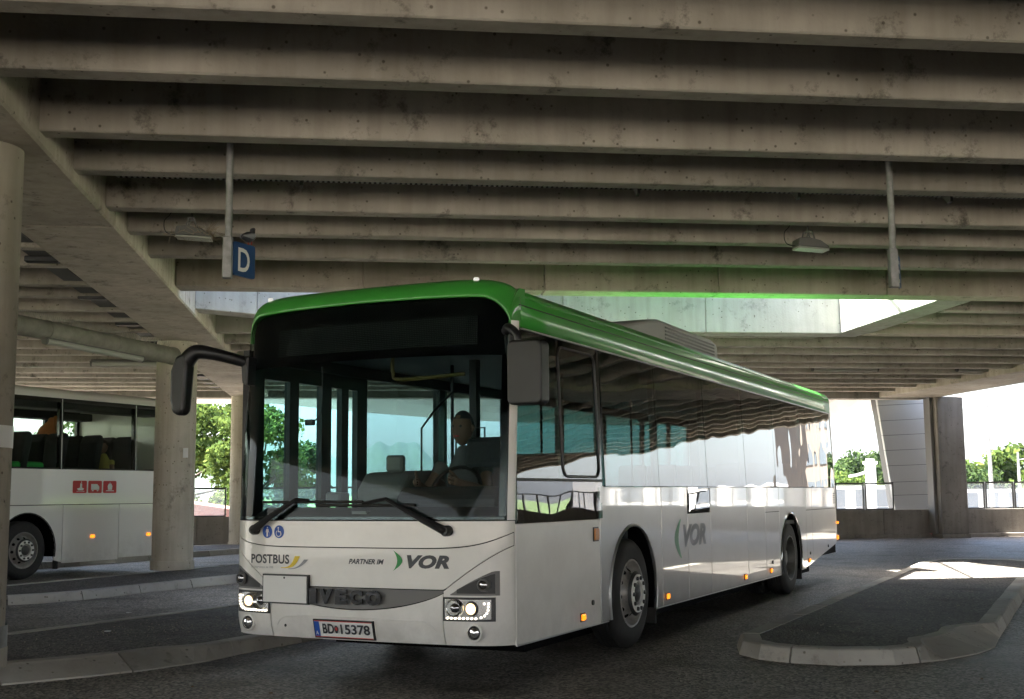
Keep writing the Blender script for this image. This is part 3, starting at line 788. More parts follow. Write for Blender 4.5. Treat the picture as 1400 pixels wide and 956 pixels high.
for s in (1, -1):
    for y0, y1 in zip(seams[:-1], seams[1:]):
        if s < 0 and (y1 < 2 or 4.2 < y0 < 6): continue
        z1 = 1.175 if (y0 < 1 or (abs(y0-4.23) < .01 and s > 0)) else 1.45
        side_panel(y0, y1, z1, s)
    for y, z in ((YF, .49), (YR, .49)):      # arch lips
        pts = [(s*1.253, a, b) for a, b in arch_pts(y, .612, .49, .31)]
        MB().tube(pts, .013, 6).obj('arch_trim', 'aluminium' if y < 5 else 'chrome', bus, True)
        # wheel housing
        ap = arch_pts(y, .61, .49, .31); mb = MB(); vs = []
        for a, b in ap: vs += [(s*1.226, a, b), (s*.80, a, b)]
        mb.add(vs, [(i*2, i*2+2, i*2+3, i*2+1) for i in range(len(ap)-1)]); mb.obj('wheel_housing', 'dark_void', bus, solid=.01)
# flap seams low on the rear panels
for y0, y1, z in ((7.46, 8.19, 1.13), (9.83, 11.97, 1.12)):
    MB().box(1.2502, 1.2515, y0, y1, z, z+.007).obj('panel_groove', 'dark_void', bus)
for s in (1, -1):
    for ya, yb in ((.15, 1.97), (3.23, 8.21), (9.47, 9.74)):
        MB().box(*sorted((s*1.236, s*1.249)), ya, yb, .296, .304).obj('skirt_strip', 'aluminium', bus)
# inner dark hull with floor, so nothing shows through the joints
MB().box(-1.22, 1.22, .2, 1.92, .33, .42).obj('floor', 'interior_dark', bus)
MB().box(-.78, .78, 1.92, 3.3, .33, .42).obj('floor', 'interior_dark', bus)
MB().box(-1.22, 1.22, 3.3, 8.15, .33, .42).obj('floor', 'interior_dark', bus)
MB().box(-1.22, 1.22, 8.15, 12.0, .95, 1.0).obj('floor', 'interior_dark', bus)
MB().box(1.20, 1.227, 3.25, 8.2, .31, 1.42).obj('inner_wall', 'dark_void', bus)
MB().box(1.20, 1.227, .2, 1.95, .31, 1.15).obj('inner_wall', 'dark_void', bus)
MB().box(1.20, 1.227, 1.95, 3.24, 1.11, 1.42).obj('inner_wall', 'dark_void', bus)
MB().box(1.20, 1.227, 8.21, 12.0, 1.11, 1.42).obj('inner_wall', 'dark_void', bus)
MB().box(1.20, 1.227, 9.5, 12.0, .42, 1.10).obj('inner_wall', 'dark_void', bus)
MB().box(-1.227, -1.2, 1.95, 12.0, 1.11, 1.42).obj('inner_wall', 'dark_void', bus)
MB().box(-1.14, 1.14, .45, 11.95, 2.60, 2.63).obj('interior_ceiling', 'interior_grey', bus)
MB().box(-1.21, -1.13, .3, 11.95, 2.50, 2.655).obj('roof_duct', 'interior_dark', bus)
MB().box(1.13, 1.19, .3, 11.95, 2.50, 2.655).obj('roof_duct', 'interior_dark', bus)
MB().box(-1.1, 1.1, 11.80, 11.95, .95, 2.62).obj('rear_bulkhead', 'interior_dark', bus)
MB().box(-.9, .9, 1.0, 11.5, .14, .33).obj('chassis', 'dark_void', bus)
# side glazing
def pane(y0, y1, z0, z1, s, m='tinted_glass', g=.005, tilt=0):
    y0 += g; y1 -= g; mb = MB(); vs = []
    for z in (z0, z1):
        for y in (y0, y1):
            dx = rnd.uniform(-.0012, .0012)
            for d in (0, .008): vs.append((s*(halfw(z)-d+dx), y, z))
    # index: z,y,d
    f = [(0, 2, 6, 4), (1, 5, 7, 3), (0, 4, 5, 1), (2, 3, 7, 6), (0, 1, 3, 2), (4, 6, 7, 5)]
    mb.add(vs, f); return mb.obj('window', m, bus)
bars = [1.93, 3.36, 4.97, 6.58, 8.09, 9.68, 10.95, 12.0]
for y0, y1 in zip(bars[:-1], bars[1:]):
    pane(y0, y1, 1.455, 2.638, 1); pane(y0, y1, 1.455, 2.638, -1, 'far_side_glass')
pane(4.26, 5.03, 1.18, 1.448, 1)
pane(.165, 1.86, 1.18, 1.488, 1); pane(.165, 1.02, 1.512, 2.638, 1); pane(1.02, 1.86, 1.512, 2.638, 1)
MB().box(1.225, 1.256, .16, 1.86, 1.489, 1.511).obj('window_rail', 'dark_steel', bus)
for s in (1, -1):
    for i, y in enumerate(bars):
        if i == 0 and s < 0: continue
        w = .055
        MB().prism([(s*1.234, 1.46), (s*1.202, 2.63), (s*1.16, 2.63), (s*1.19, 1.46)], y-w, y+w, 'y').obj('window_post', 'black_gloss', bus)
MB().prism([(1.238, 1.18), (1.206, 2.63), (1.16, 2.63), (1.19, 1.18)], 1.862, 1.925, 'y').obj('window_post', 'black_gloss', bus)
MB().prism([(1.236, 1.52), (1.206, 2.63), (1.19, 2.63), (1.215, 1.52)], 1.0, 1.05, 'y').obj('window_post', 'black_gloss', bus)
MB().prism([(1.226, 1.2), (1.196, 2.63), (1.15, 2.63), (1.18, 1.2)], .15, .22, 'y').obj('window_post', 'black_gloss', bus)
# sliding-window frame by the driver, rounded
def rr(y0, y1, z0, z1, r, n=5):
    out = []
    for cy, cz, a in ((y1-r, z0+r, -PI/2), (y1-r, z1-r, 0), (y0+r, z1-r, PI/2), (y0+r, z0+r, PI)):
        out += [(cy+r*math.cos(a+PI/2*i/n), cz+r*math.sin(a+PI/2*i/n)) for i in range(n+1)]
    return out
o = rr(1.02, 1.80, 1.53, 2.58, .09); pts = [(halfw(z)+.002, y, z) for y, z in o]; pts.append(pts[0])
MB().tube(pts, .012, 6, False).obj('window_frame', 'black_plastic', bus, True)
# door side: pillars, two-leaf door, glass
def dpost(y0, y1, z0=.35, z1=2.6): MB().box(-1.25, -1.19, y0, y1, z0, z1).obj('door_pillar', 'black_plastic', bus)
for y0, y1 in ((.12, .33), (.69, .82), (1.17, 1.32), (1.49, 1.60), (1.75, 1.92), (3.30, 3.50), (4.9, 5.05), (6.5, 6.65)): dpost(y0, y1)
MB().box(-1.25, -1.19, .33, 1.75, 2.38, 2.6).obj('door_header', 'black_plastic', bus)
for y0, y1 in ((.33, .69), (.82, 1.17), (1.32, 1.49), (1.60, 1.75)):
    MB().box(-1.235, -1.227, y0+.002, y1-.002, .42, 2.378).obj('door_pane', 'door_glass', bus)
# far-side markers on the visible flank
def marker(y, z, m='orange_lens', w=.075, h=.05):
    o = MB().box(1.2505, 1.272, y-w/2, y+w/2, z-h/2, z+h/2).obj('side_marker', m, bus, bevel=.008)
    MB().box(1.2502, 1.258, y-w/2-.01, y+w/2+.01, z-h/2-.01, z+h/2+.01).obj('marker_base', 'black_plastic', o)
for y, z in ((1.37, .39), (3.52, .39), (6.4, .39), (7.64, .39), (9.93, .40)): marker(y, z)
marker(1.68, 1.05, 'orange_lens_dim', .09, .10)
MB().box(BW-.02, BW+.02, 12.03, 12.10, .62, .69).obj('rear_marker', 'orange_lens', bus, bevel=.01)
MB().box(BW-.02, BW+.03, 12.03, 12.09, .87, .91).obj('rear_marker', 'orange_lens', bus, bevel=.01)
for k in range(6): MB().box(1.2505, 1.2545, 11.83, 11.95, 1.2+.03*k, 1.213+.03*k).obj('vent_slat', 'dark_void', bus)
for y, z in ((1.59, .49), (7.75, .49), (10.0, .50), (11.3, .55)):
    MB().lathe([(.022, 1.2505), (.022, 1.262), (0, 1.262)], 12, 'x', (0, y, z)).obj('lock', 'black_plastic', bus)
for y in (3.22, 9.47): MB().box(1.0, 1.235, y-.012, y+.012, .16, .42).obj('mud_flap', 'rubber', bus)

# wheels
def wheel(y, s, front=True, R=.49, parent=None, name='wheel', dual=False, x=None):
    x0 = x if x is not None else 1.235        # outer face
    W = .275
    t = [(R*.60, -.03), (R*.64, -.004), (R*.80, .0), (R*.93, -.012), (R*.985, -.04)]
    for k in range(5):
        h = -.055-k*.035
        t += [(R, h), (R, h-.024), (R-.012, h-.026), (R-.012, h-.033)]
    t += [(R*.985, -W+.03), (R*.9, -W), (R*.6, -W+.02)]
    prof = [(r, s*(x0+h)) for r, h in t]
    mb = MB(); mb.lathe(prof, 56, 'x', (0, y, R))
    o = mb.obj(name, 'rubber', parent, True)
    Ri = R*.60
    if front:
        rp = [(Ri+.012, 0.0), (Ri+.008, .006), (Ri-.006, .004), (Ri-.02, -.03), (Ri-.035, -.075), (Ri-.05, -.085), (Ri*.74, -.06), (Ri*.62, -.02), (Ri*.55, .03), (Ri*.50, .052), (.115, .055), (.112, .04), (0, .04)]
    else:
        rp = [(Ri+.012, 0.0), (Ri+.008, .006), (Ri-.006, .004), (Ri-.02, -.05), (Ri-.03, -.12), (Ri-.05, -.15), (Ri*.6, -.155), (.15, -.15), (.13, -.09), (.10, -.06), (0, -.06)]
    MB().lathe([(r, s*(x0-.008+h)) for r, h in rp], 48, 'x', (0, y, R)).obj('rim', 'rim_steel' if front else 'rim_dark', o, True)
    mb = MB()
    for k in range(10):
        th = 2*PI*k/10+.1; rh = Vector((0, math.cos(th), math.sin(th))); tg = Vector((0, -math.sin(th), math.cos(th)))
        if front: nn = Vector((s*.66, 0, 0))+rh*.75; r0 = .206; h0 = x0-.008-.047
        else: nn = Vector((s, 0, 0)); r0 = .215; h0 = x0-.008-.152
        bb = nn.cross(tg).normalized(); c = Vector((s*h0, y, R))+rh*r0+nn*.006
        ring = [c+(tg*math.cos(q_)+bb*math.sin(q_))*.026 for q_ in lin(0, 2*PI*13/14, 14)]
        back = [p_-nn*.03 for p_ in ring]; N_ = 14
        mb.add(ring+back, [tuple(range(N_)), tuple(reversed(range(N_, 2*N_)))]+[(i, (i+1) % N_, N_+(i+1) % N_, N_+i) for i in range(N_)])
    mb.obj('rim_holes', 'dark_void', o)
    bx = x0-.008+(.055 if front else -.15)
    MB().lathe([(.112, s*(bx-.02)), (.112, s*(bx+.010)), (.168, s*(bx+.012)), (.172, s*(bx-.02))], 40, 'x', (0, y, R)).obj('nut_ring', 'ring_bright' if front else 'dark_steel', o, True)
    MB().lathe([(.172, s*(bx+.002)), (.20, s*(bx-.02))], 40, 'x', (0, y, R)).obj('ring_gap', 'dark_steel', o, True)
    mb = MB()
    for k in range(10):
        a = 2*PI*k/10; mb.lathe([(.021, s*bx), (.019, s*(bx+.026)), (0, s*(bx+.028))], 6, 'x', (0, y+.141*math.cos(a), R+.141*math.sin(a)))
    mb.obj('wheel_nuts', 'dark_steel', o)
    MB().lathe([(.085, s*(bx-.05)), (.08, s*(bx-.005)), (.05, s*(bx+.01)), (0, s*(bx+.012))], 24, 'x', (0, y, R)).obj('hub_cap', 'dark_steel', o, True)
    return o
for s in (1, -1):
    wheel(YF, s, True, parent=bus); wheel(YR, s, False, parent=bus)
    wheel(YR, s, False, parent=bus, x=.93)

# ---- front details
def ff(off=.006):
    return lambda a, b, d: None
def frontmap(x0, z0, off):
    return lambda a, b, d: (x0+a, fy(x0+a, z0+b)-off-d, z0+b)
X = lambda xl: xl+BW            # from corner-based measurement to centred
lettering('lettering', 'POSTBUS', frontmap(-.985, .868, .003), .395, .072, 'print_dark', bus, bold=.028, space=1.05)
lettering('lettering', 'Ein Unternehmen der ÖBB', frontmap(-.985, .832, .003), .235, .020, 'print_grey', bus)
lettering('lettering', 'PARTNER IM', frontmap(-.03, .880, .003), .31, .038, 'print_dark', bus, shear=.28, bold=.03)
lettering('lettering', 'VOR', frontmap(.475, .855, .003), .345, .098, 'print_dark', bus, shear=.3, bold=.055, space=1.05)
def fshape(pts, m, name, off=.004, th=.0, par=None):
    mb = MB(); n = len(pts)
    mb.add([(x, fy(x, z)-off, z) for x, z in pts], [tuple(range(n))])
    if th:
        mb.v += [(x, fy(x, z)-off+th, z) for x, z in pts]; mb.f += [tuple(reversed(range(n, 2*n)))]+[(i, (i+1) % n, n+(i+1) % n, n+i) for i in range(n)]
    return mb.obj(name, m, par or bus)
def strip(c0, c1, m, name, par=None):
    mb = MB(); n = len(c0); mb.add([(x, fy(x, z)-.0035, z) for x, z in c0]+[(x, fy(x, z)-.0035, z) for x, z in c1], [(i, i+1, n+i+1, n+i) for i in range(n-1)]); return mb.obj(name, m, par or bus)
# green crescent
c0 = [(.36+.078*math.sin(PI*t)+.0*t, .985-.15*t) for t in lin(0, 1, 13)]; c1 = [(.362+.032*math.sin(PI*t), .985-.15*t) for t in lin(0, 1, 13)]
strip(c0, c1, 'print_green', 'logo_crescent')
# post horn sweep, yellow and grey
yb = [(-.67+.185*t, .836+.094*t**4.2) for t in lin(0, 1, 15)]; yt = [(-.67+.135*t, .842+.088*t**3.6) for t in lin(0, 1, 15)]
strip(yb, yt, 'print_yellow', 'logo_sweep')
gb = [(-.60+.195*t, .829+.076*t**2.6) for t in lin(0, 1, 15)]; gt = [(-.595+.150*t, .834+.071*t**2.6) for t in lin(0, 1, 15)]
strip(gb, gt, 'print_grey', 'logo_sweep')
# blank cover plate and frame
fshape([(-.835, .565), (-.385, .565), (-.385, .79), (-.835, .79)], 'black_plastic', 'cover_frame', .03, .028)
cp = fshape([(-.823, .577), (-.397, .577), (-.397, .778), (-.823, .778)], 'plate_white', 'cover_plate', .035, .004)
MB().lathe([(.009, -.018), (0, -.018)], 8, 'y', (-.61, fy(-.6, .76)-.02, .765)).obj('screw', 'black_plastic', cp)
# maker letters on the grille
for i, (ch, x0, w) in enumerate((('I', -.375, .065), ('V', -.285, .125), ('E', -.135, .105), ('C', -.005, .115), ('O', .135, .135))):
    lettering('grille_letter', ch, frontmap(x0, .578, .012), w, .112, 'letter_chrome', bus, bold=.075, thick=.018)
# number plate
pl = fshape([(-.345, .318), (.195, .318), (.195, .462), (-.345, .462)], 'black_plastic', 'number_plate', .02, .018)
fshape([(-.335, .328), (.185, .328), (.185, .452), (-.335, .452)], 'plate_white', 'plate_face', .0215, 0, pl)
for z in (.328, .4465): fshape([(-.335, z), (.185, z), (.185, z+.0055), (-.335, z+.0055)], 'plate_red', 'plate_stripe', .0228, 0, pl)
fshape([(-.335, .334), (-.288, .334), (-.288, .446), (-.335, .446)], 'plate_blue', 'plate_band', .0232, 0, pl)
lettering('plate_text', 'A', frontmap(-.324, .345, .0238), .024, .028, 'print_white', pl, bold=.02)
lettering('plate_text', 'BD', frontmap(-.258, .356, .0236), .105, .075, 'print_dark', pl, bold=.025)
lettering('plate_text', '15378', frontmap(-.095, .356, .0236), .262, .075, 'print_dark', pl, bold=.025)
fshape([(-.132+.019*math.cos(a), .394+.026*math.sin(a)-(.008 if math.sin(a) < -.8 else 0)) for a in lin(0, 2*PI*.95, 14)], 'print_dark', 'plate_crest', .0236, 0, pl)
fshape([(-.132+.010*math.cos(a), .394+.014*math.sin(a)) for a in lin(0, 2*PI*.9, 10)], 'plate_red', 'plate_crest', .0242, 0, pl)
# round blue stickers
for x0, kindp in ((-.815, 'man'), (-.695, 'chair')):
    cx, cz, r = x0, 1.115, .050
    st = fshape([(cx+r*math.cos(a), cz+r*math.sin(a)) for a in lin(0, 2*PI*31/32, 32)], 'plate_blue', 'sticker', .003)
    def fs_(pts): fshape([(cx+a, cz+b) for a, b in pts], 'print_white', 'pictogram', .0042, 0, st)
    circ = lambda x, z, q: [(x+q*math.cos(a), z+q*math.sin(a)) for a in lin(0, 2*PI*11/12, 12)]
    if kindp == 'man':
        fs_(circ(0, .031, .007)); fs_([(-.012, .021), (.012, .021), (.016, -.006), (.011, -.006), (.008, .006), (.007, -.038), (.001, -.038), (0, -.008), (-.001, -.038), (-.007, -.038), (-.008, .006), (-.011, -.006), (-.016, -.006)])
        fs_([(.020, .0), (.022, .0), (.022, -.036), (.020, -.036)])
    else:
        fs_(circ(-.008, .030, .007))
        fs_([(-.011, .021), (-.004, .021), (-.003, .004), (.016, .004), (.024, -.026), (.018, -.027), (.011, -.003), (-.010, -.003)])
        for k in range(16):
            a = 2.2+k*.27; b = a+.27; R0, R1 = .022, .027
            fs_([(-.004+R0*math.cos(a), -.012+R0*math.sin(a)), (-.004+R0*math.cos(b), -.012+R0*math.sin(b)), (-.004+R1*math.cos(b), -.012+R1*math.sin(b)), (-.004+R1*math.cos(a), -.012+R1*math.sin(a))])
# headlights
def headlight(s):
    xa, xb = sorted((s*.775, s*1.150)); za, zb = .485, .655
    h = patch('headlight', xa, xb, Cn(za), Cn(zb), .012, 'black_plastic', 4, 16, gap=0, thick=.03)
    xc = lambda t: s*(.775+.375*t)
    def disc(t, z, r, m, nm, off, depth=.006, n=24):
        cx = xc(t); y = fy(cx, z)-off
        return MB().lathe([(r, -depth), (r*.9, 0), (r*.45, .012), (0, .014)] if m == 'reflector' else [(r, 0), (r*.8, -depth), (0, -depth*1.6)], n, 'y', (cx, y, z)).obj(nm, m, h, True)
    patch('lamp_reflector', *sorted((xc(.04), xc(.94))), Cn(za+.015), Cn(zb-.015), .0135, 'reflector', 3, 12, gap=0, thick=.002, parent=h)
    disc(.25, .578, .066, 'reflector', 'beam_reflector', .017)
    disc(.25, .578, .035, 'chrome_dark', 'beam_bulb', .020)
    disc(.58, .575, .054, 'dark_steel', 'lamp_bezel', .016)
    disc(.58, .575, .043, 'lamp_warm', 'beam_lamp', .020)
    mb = MB()
    leds = [(.10+.082*i, .507) for i in range(8)]+[(.77, .515), (.835, .527), (.875, .545), (.895, .567), (.90, .590), (.905, .613), (.83, .612)]
    for t, z in leds:
        cx = xc(t); mb.lathe([(.0095, 0), (.008, -.006), (0, -.008)], 8, 'y', (cx, fy(cx, z)-.019, z))
    mb.obj('led_row', 'led_white', h)
    patch('headlight_lens', *sorted((xc(.02), xc(.97))), Cn(za+.008), Cn(zb-.008), .034, 'lens_glass', 4, 14, gap=0, thick=.003, parent=h)
    # recess triangle with round lamp above
    wedge = lambda z0, z1: (lambda x: z0+(z1-z0)*max(0, min(1, (abs(x)-.84)/.30))**.85)
    r = patch('lamp_recess', *sorted((s*.83, s*1.175)), Cn(.668), wedge(.676, .842), .006, 'grille_grey', 4, 16, gap=0, thick=.006)
    patch('recess_floor', *sorted((s*.88, s*1.15)), Cn(.682), wedge(.684, .822), .0075, 'black_plastic', 4, 14, gap=0, thick=.001, parent=r)
    MB().lathe([(.048, .01), (.046, -.03), (.036, -.036), (.033, -.02), (0, -.02)], 24, 'y', (s*1.085, fy(1.085, .745)-.01, .745)).obj('round_lamp', 'grille_grey', r, True)
    MB().lathe([(.031, -.024), (.02, -.03), (0, -.031)], 20, 'y', (s*1.085, fy(1.085, .745)-.01, .745)).obj('lamp_glass', 'chrome_dark', r, True)
    # fog lamp
    yv = fy(.98, .41)
    f = MB().lathe([(.066, 0.0), (.062, -.010), (.052, -.012), (.05, .0)], 24, 'y', (s*1.01, yv-.004, .405)).obj('fog_lamp', 'white_paint', bus, True)
    MB().lathe([(.05, -.004), (.046, -.014), (.040, -.014)], 24, 'y', (s*1.01, yv-.004, .405)).obj('lamp_ring', 'black_plastic', f, True)
    MB().lathe([(.041, -.006), (.03, -.012), (0, -.016)], 20, 'y', (s*1.01, yv-.004, .405)).obj('lamp_glass', 'chrome', f, True)
headlight(1); headlight(-1)
MB().lathe([(.012, -.012), (0, -.012)], 10, 'y', (-.62, fy(.62, .40), .40)).obj('tow_cover', 'black_plastic', bus)
# groove in the bumper around the plate
for s in (-1, 1):
    pts = [(s*.52, .475), (s*.62, .47), (s*.68, .44), (s*.71, .40)]
    MB().tube([(x, fy(x, z)-.001, z) for x, z in pts], .004, 6).obj('bumper_groove', 'white_paint', bus, True)
MB().tube([(x, fy(x, .478)-.001, .478) for x in lin(-.52, .52, 12)], .004, 6).obj('bumper_groove', 'white_paint', bus, True)
# wipers
def wiper(x0, xm, bx0, bx1, zb):
    p0 = Vector((x0, fy(x0, 1.13)-.045, 1.13)); pm = Vector((xm, fy(xm, 1.36)-.06, 1.365))
    w = MB().lathe([(.040, .05), (.04, .0), (.03, -.02), (0, -.02)], 20, 'y', p0).obj('wiper', 'black_plastic', bus, True)
    MB().tube([p0, p0+(pm-p0)*.35+Vector((0, -.02, 0)), pm], [.034, .026, .014], 8).obj('wiper_arm', 'black_plastic', w, True)
    MB().tube([pm, Vector(((bx0+bx1)/2, fy((bx0+bx1)/2, zb)-.045, zb+.012))], [.014, .012], 8).obj('wiper_link', 'black_plastic', w, True)
    MB().tube([(x, fy(x, zb)-.022, zb) for x in lin(bx0, bx1, 10)], .011, 6).obj('wiper_blade', 'rubber', w, True)
wiper(-.93, -.50, -.86, .10, 1.345); wiper(.81, .32, -.32, .55, 1.318)
# mirrors
def smooth_tube(pts, rad, n=14):
    P = [Vector(p) for p in pts]; out = []; R = []
    for i in range(len(P)-1):
        p0, p1, p2, p3 = P[max(i-1, 0)], P[i], P[i+1], P[min(i+2, len(P)-1)]
        for k in range(6):
            t = k/6; out.append(.5*((2*p1)+(-p0+p2)*t+(2*p0-5*p1+4*p2-p3)*t*t+(-p0+3*p1-3*p2+p3)*t**3)); R.append(rad[i]+(rad[i+1]-rad[i])*t)
    out.append(P[-1]); R.append(rad[-1]); return MB().tube(out, R, n)
mr = smooth_tube([(-1.07, -.04, 2.47), (-1.14, -.16, 2.50), (-1.25, -.28, 2.535), (-1.36, -.34, 2.545), (-1.44, -.36, 2.47), (-1.475, -.36, 2.36)], [.045, .048, .052, .062, .07, .05]).obj('wing_mirror', 'black_plastic', bus, True)
MB().prism([(-1.555, 2.40), (-1.555, 2.16), (-1.53, 2.06), (-1.46, 2.03), (-1.41, 2.07), (-1.385, 2.42), (-1.40, 2.54), (-1.50, 2.52)], -.43, -.31, 'y').obj('mirror_housing', 'black_plastic', mr, bevel=.035, seg=3)
MB().prism([(-1.09, 2.30), (-1.04, 2.28), (-1.03, 2.52), (-1.11, 2.52)], -.10, .02, 'y').obj('mirror_bracket', 'black_plastic', mr, bevel=.01)
mr = MB().prism(rr(1.30, 1.575, 2.03, 2.50, .045), -.10, .05, 'y').obj('wing_mirror', 'black_plastic', bus, bevel=.018, seg=3)
smooth_tube([(1.20, .10, 2.60), (1.26, .02, 2.61), (1.34, -.02, 2.56), (1.36, -.02, 2.49)], [.035, .035, .03, .03]).obj('mirror_arm', 'black_plastic', mr, True)
MB().prism([(1.19, 2.45), (1.235, 2.45), (1.225, 2.60), (1.19, 2.60)], .14, .20, 'y').obj('mirror_bracket', 'black_plastic', mr, bevel=.01)
# side logo, pale
sm = lambda y0, z0: (lambda a, b, d: (1.2508+.0005, y0+a, z0+b))
c0 = [(1.2513, 3.98-.20*math.sin(PI*t)**1.0, 1.13-.40*t) for t in lin(0, 1, 14)]; c1 = [(1.2513, 4.0-.09*math.sin(PI*t), 1.12-.38*t) for t in lin(0, 1, 14)]
mb = MB(); mb.add(c0+c1, [(i, i+1, 15+i, 14+i) for i in range(13)]); mb.obj('logo_crescent', 'print_pale_green', bus)
lettering('lettering', 'VOR', sm(4.06, .84), .80, .23, 'print_pale_grey', bus, shear=.25, bold=.055)

# ---- interior: dash, console, cab, seats
MB().prism([(.02, .95), (.02, 1.22), (.25, 1.30), (.52, 1.26), (.55, .45), (.15, .45)], -1.1, 1.15, 'x').obj('dashboard', 'interior_dark', bus, bevel=.03, seg=2)
MB().prism([(.32, 1.25), (.32, 1.36), (.42, 1.46), (.60, 1.44), (.64, 1.2)], .10, 1.02, 'x').obj('instrument_binnacle', 'interior_dark', bus, bevel=.04, seg=2)
MB().prism([(.55, .9), (.55, 1.44), (.68, 1.58), (1.15, 1.60), (1.35, 1.50), (1.35, .9)], -.42, .02, 'x').obj('fare_console', 'console_pale', bus, bevel=.05, seg=3)
MB().box(-.20, -.04, .66, .74, 1.58, 1.72).obj('ticket_machine', 'console_pale', bus, bevel=.02)
MB().box(-.65, -.50, .45, .60, 1.30, 1.42).obj('ticket_validator', 'print_grey', bus, bevel=.015)
# cab door glass and frame
MB().tube([(-.02, .95, 1.55), (-.02, .95, 1.95), (-.02, 1.15, 2.10), (-.02, 1.5, 2.3), (-.02, 1.9, 2.35)], .010, 6).obj('cab_rail', 'black_plastic', bus)
MB().tube([(.12, 1.3, 1.55), (.12, 1.3, 1.96), (.40, 1.3, 1.96), (.40, 1.3, 1.55)], .010, 6).obj('cab_rail', 'black_plastic', bus)
MB().box(.05, .12, 1.68, 1.76, .42, 2.6).obj('cab_post', 'interior_dark', bus)
MB().box(.12, 1.15, 1.95, 1.99, .42, 1.75).obj('cab_partition', 'interior_dark', bus)
# steering wheel
mb = MB(); pts = []
for k in range(25):
    a = 2*PI*k/24; v = Vector((.22*math.cos(a), .22*math.sin(a)*.45, .22*math.sin(a)*.89)); pts.append(Vector((.42, .74, 1.42))+v)
mb.tube(pts, .017, 8, False); st = mb.obj('steering_wheel', 'black_plastic', bus, True)
MB().tube([(.42, .72, 1.38), (.42, .58, 1.2)], [.06, .04], 12).obj('steering_column', 'black_plastic', st, True)
MB().tube([(.23, .74, 1.42), (.61, .74, 1.42)], .02, 8).obj('wheel_spoke', 'black_plastic', st, True)
seat = MB()
def seatm():
    m = MB(); m.box(-.21, .21, -.02, .40, .42, .52)
    m.prism([(.36, .48), (.46, .50), (.56, 1.10), (.54, 1.17), (.47, 1.17), (.44, 1.10)], -.21, .21, 'x'); return m
s1 = seatm().obj('passenger_seat', 'seat_fabric', bus, bevel=.04, seg=2)
s1.location = (.95, 2.2, .05)
for y in [3.4+.78*i for i in range(10)]:
    for xx in (-.95, -.50, .50, .95):
        if xx < 0 and 4.9 < y < 6.5: continue
        q = inst(s1, bus, (xx, y, .05 if y < 8 else .62))
for xx in (-.95, -.5): inst(s1, bus, (xx, 2.1, .05))
ds = MB().prism([(.0, 0), (.45, .0), (.56, .66), (.48, .70), (.38, .12), (0, .12)], -.24, .24, 'x').obj('driver_seat', 'seat_fabric', bus, bevel=.05, seg=2)
ds.location = (.40, .78, 1.02)
MB().prism([(.5, 1.60), (.60, 1.60), (.62, 1.84), (.54, 1.84)], .62, .98, 'x').obj('headrest', 'seat_fabric', bus, bevel=.04, seg=2)
for x, y in ((-.3, 2.0), (-.3, 4.0), (.3, 3.2), (-.3, 6.8), (.3, 6.0)):
    MB().tube([(x, y, .42), (x, y, 2.6)], .016, 8).obj('grab_pole', 'interior_dark', bus, True)
smooth_tube([(-.10, .62, 2.58), (-.10, .62, 2.40), (-.02, .63, 2.34), (.55, .66, 2.36)], [.016]*4, 8).obj('grab_handle', 'handrail_yellow', bus, True)
smooth_tube([(-.62, .35, 2.45), (-.62, .35, 2.1), (-.70, .35, 2.0)], [.006]*3, 6).obj('microphone_stalk', 'black_plastic', bus, True)
MB().box(-.78, -.69, .33, .37, 1.97, 2.02).obj('microphone', 'black_plastic', bus, bevel=.008)
MB().box(-.15, -.02, .10, .2, 1.22, 1.27).obj('paper', 'console_pale', bus)
# sun visor


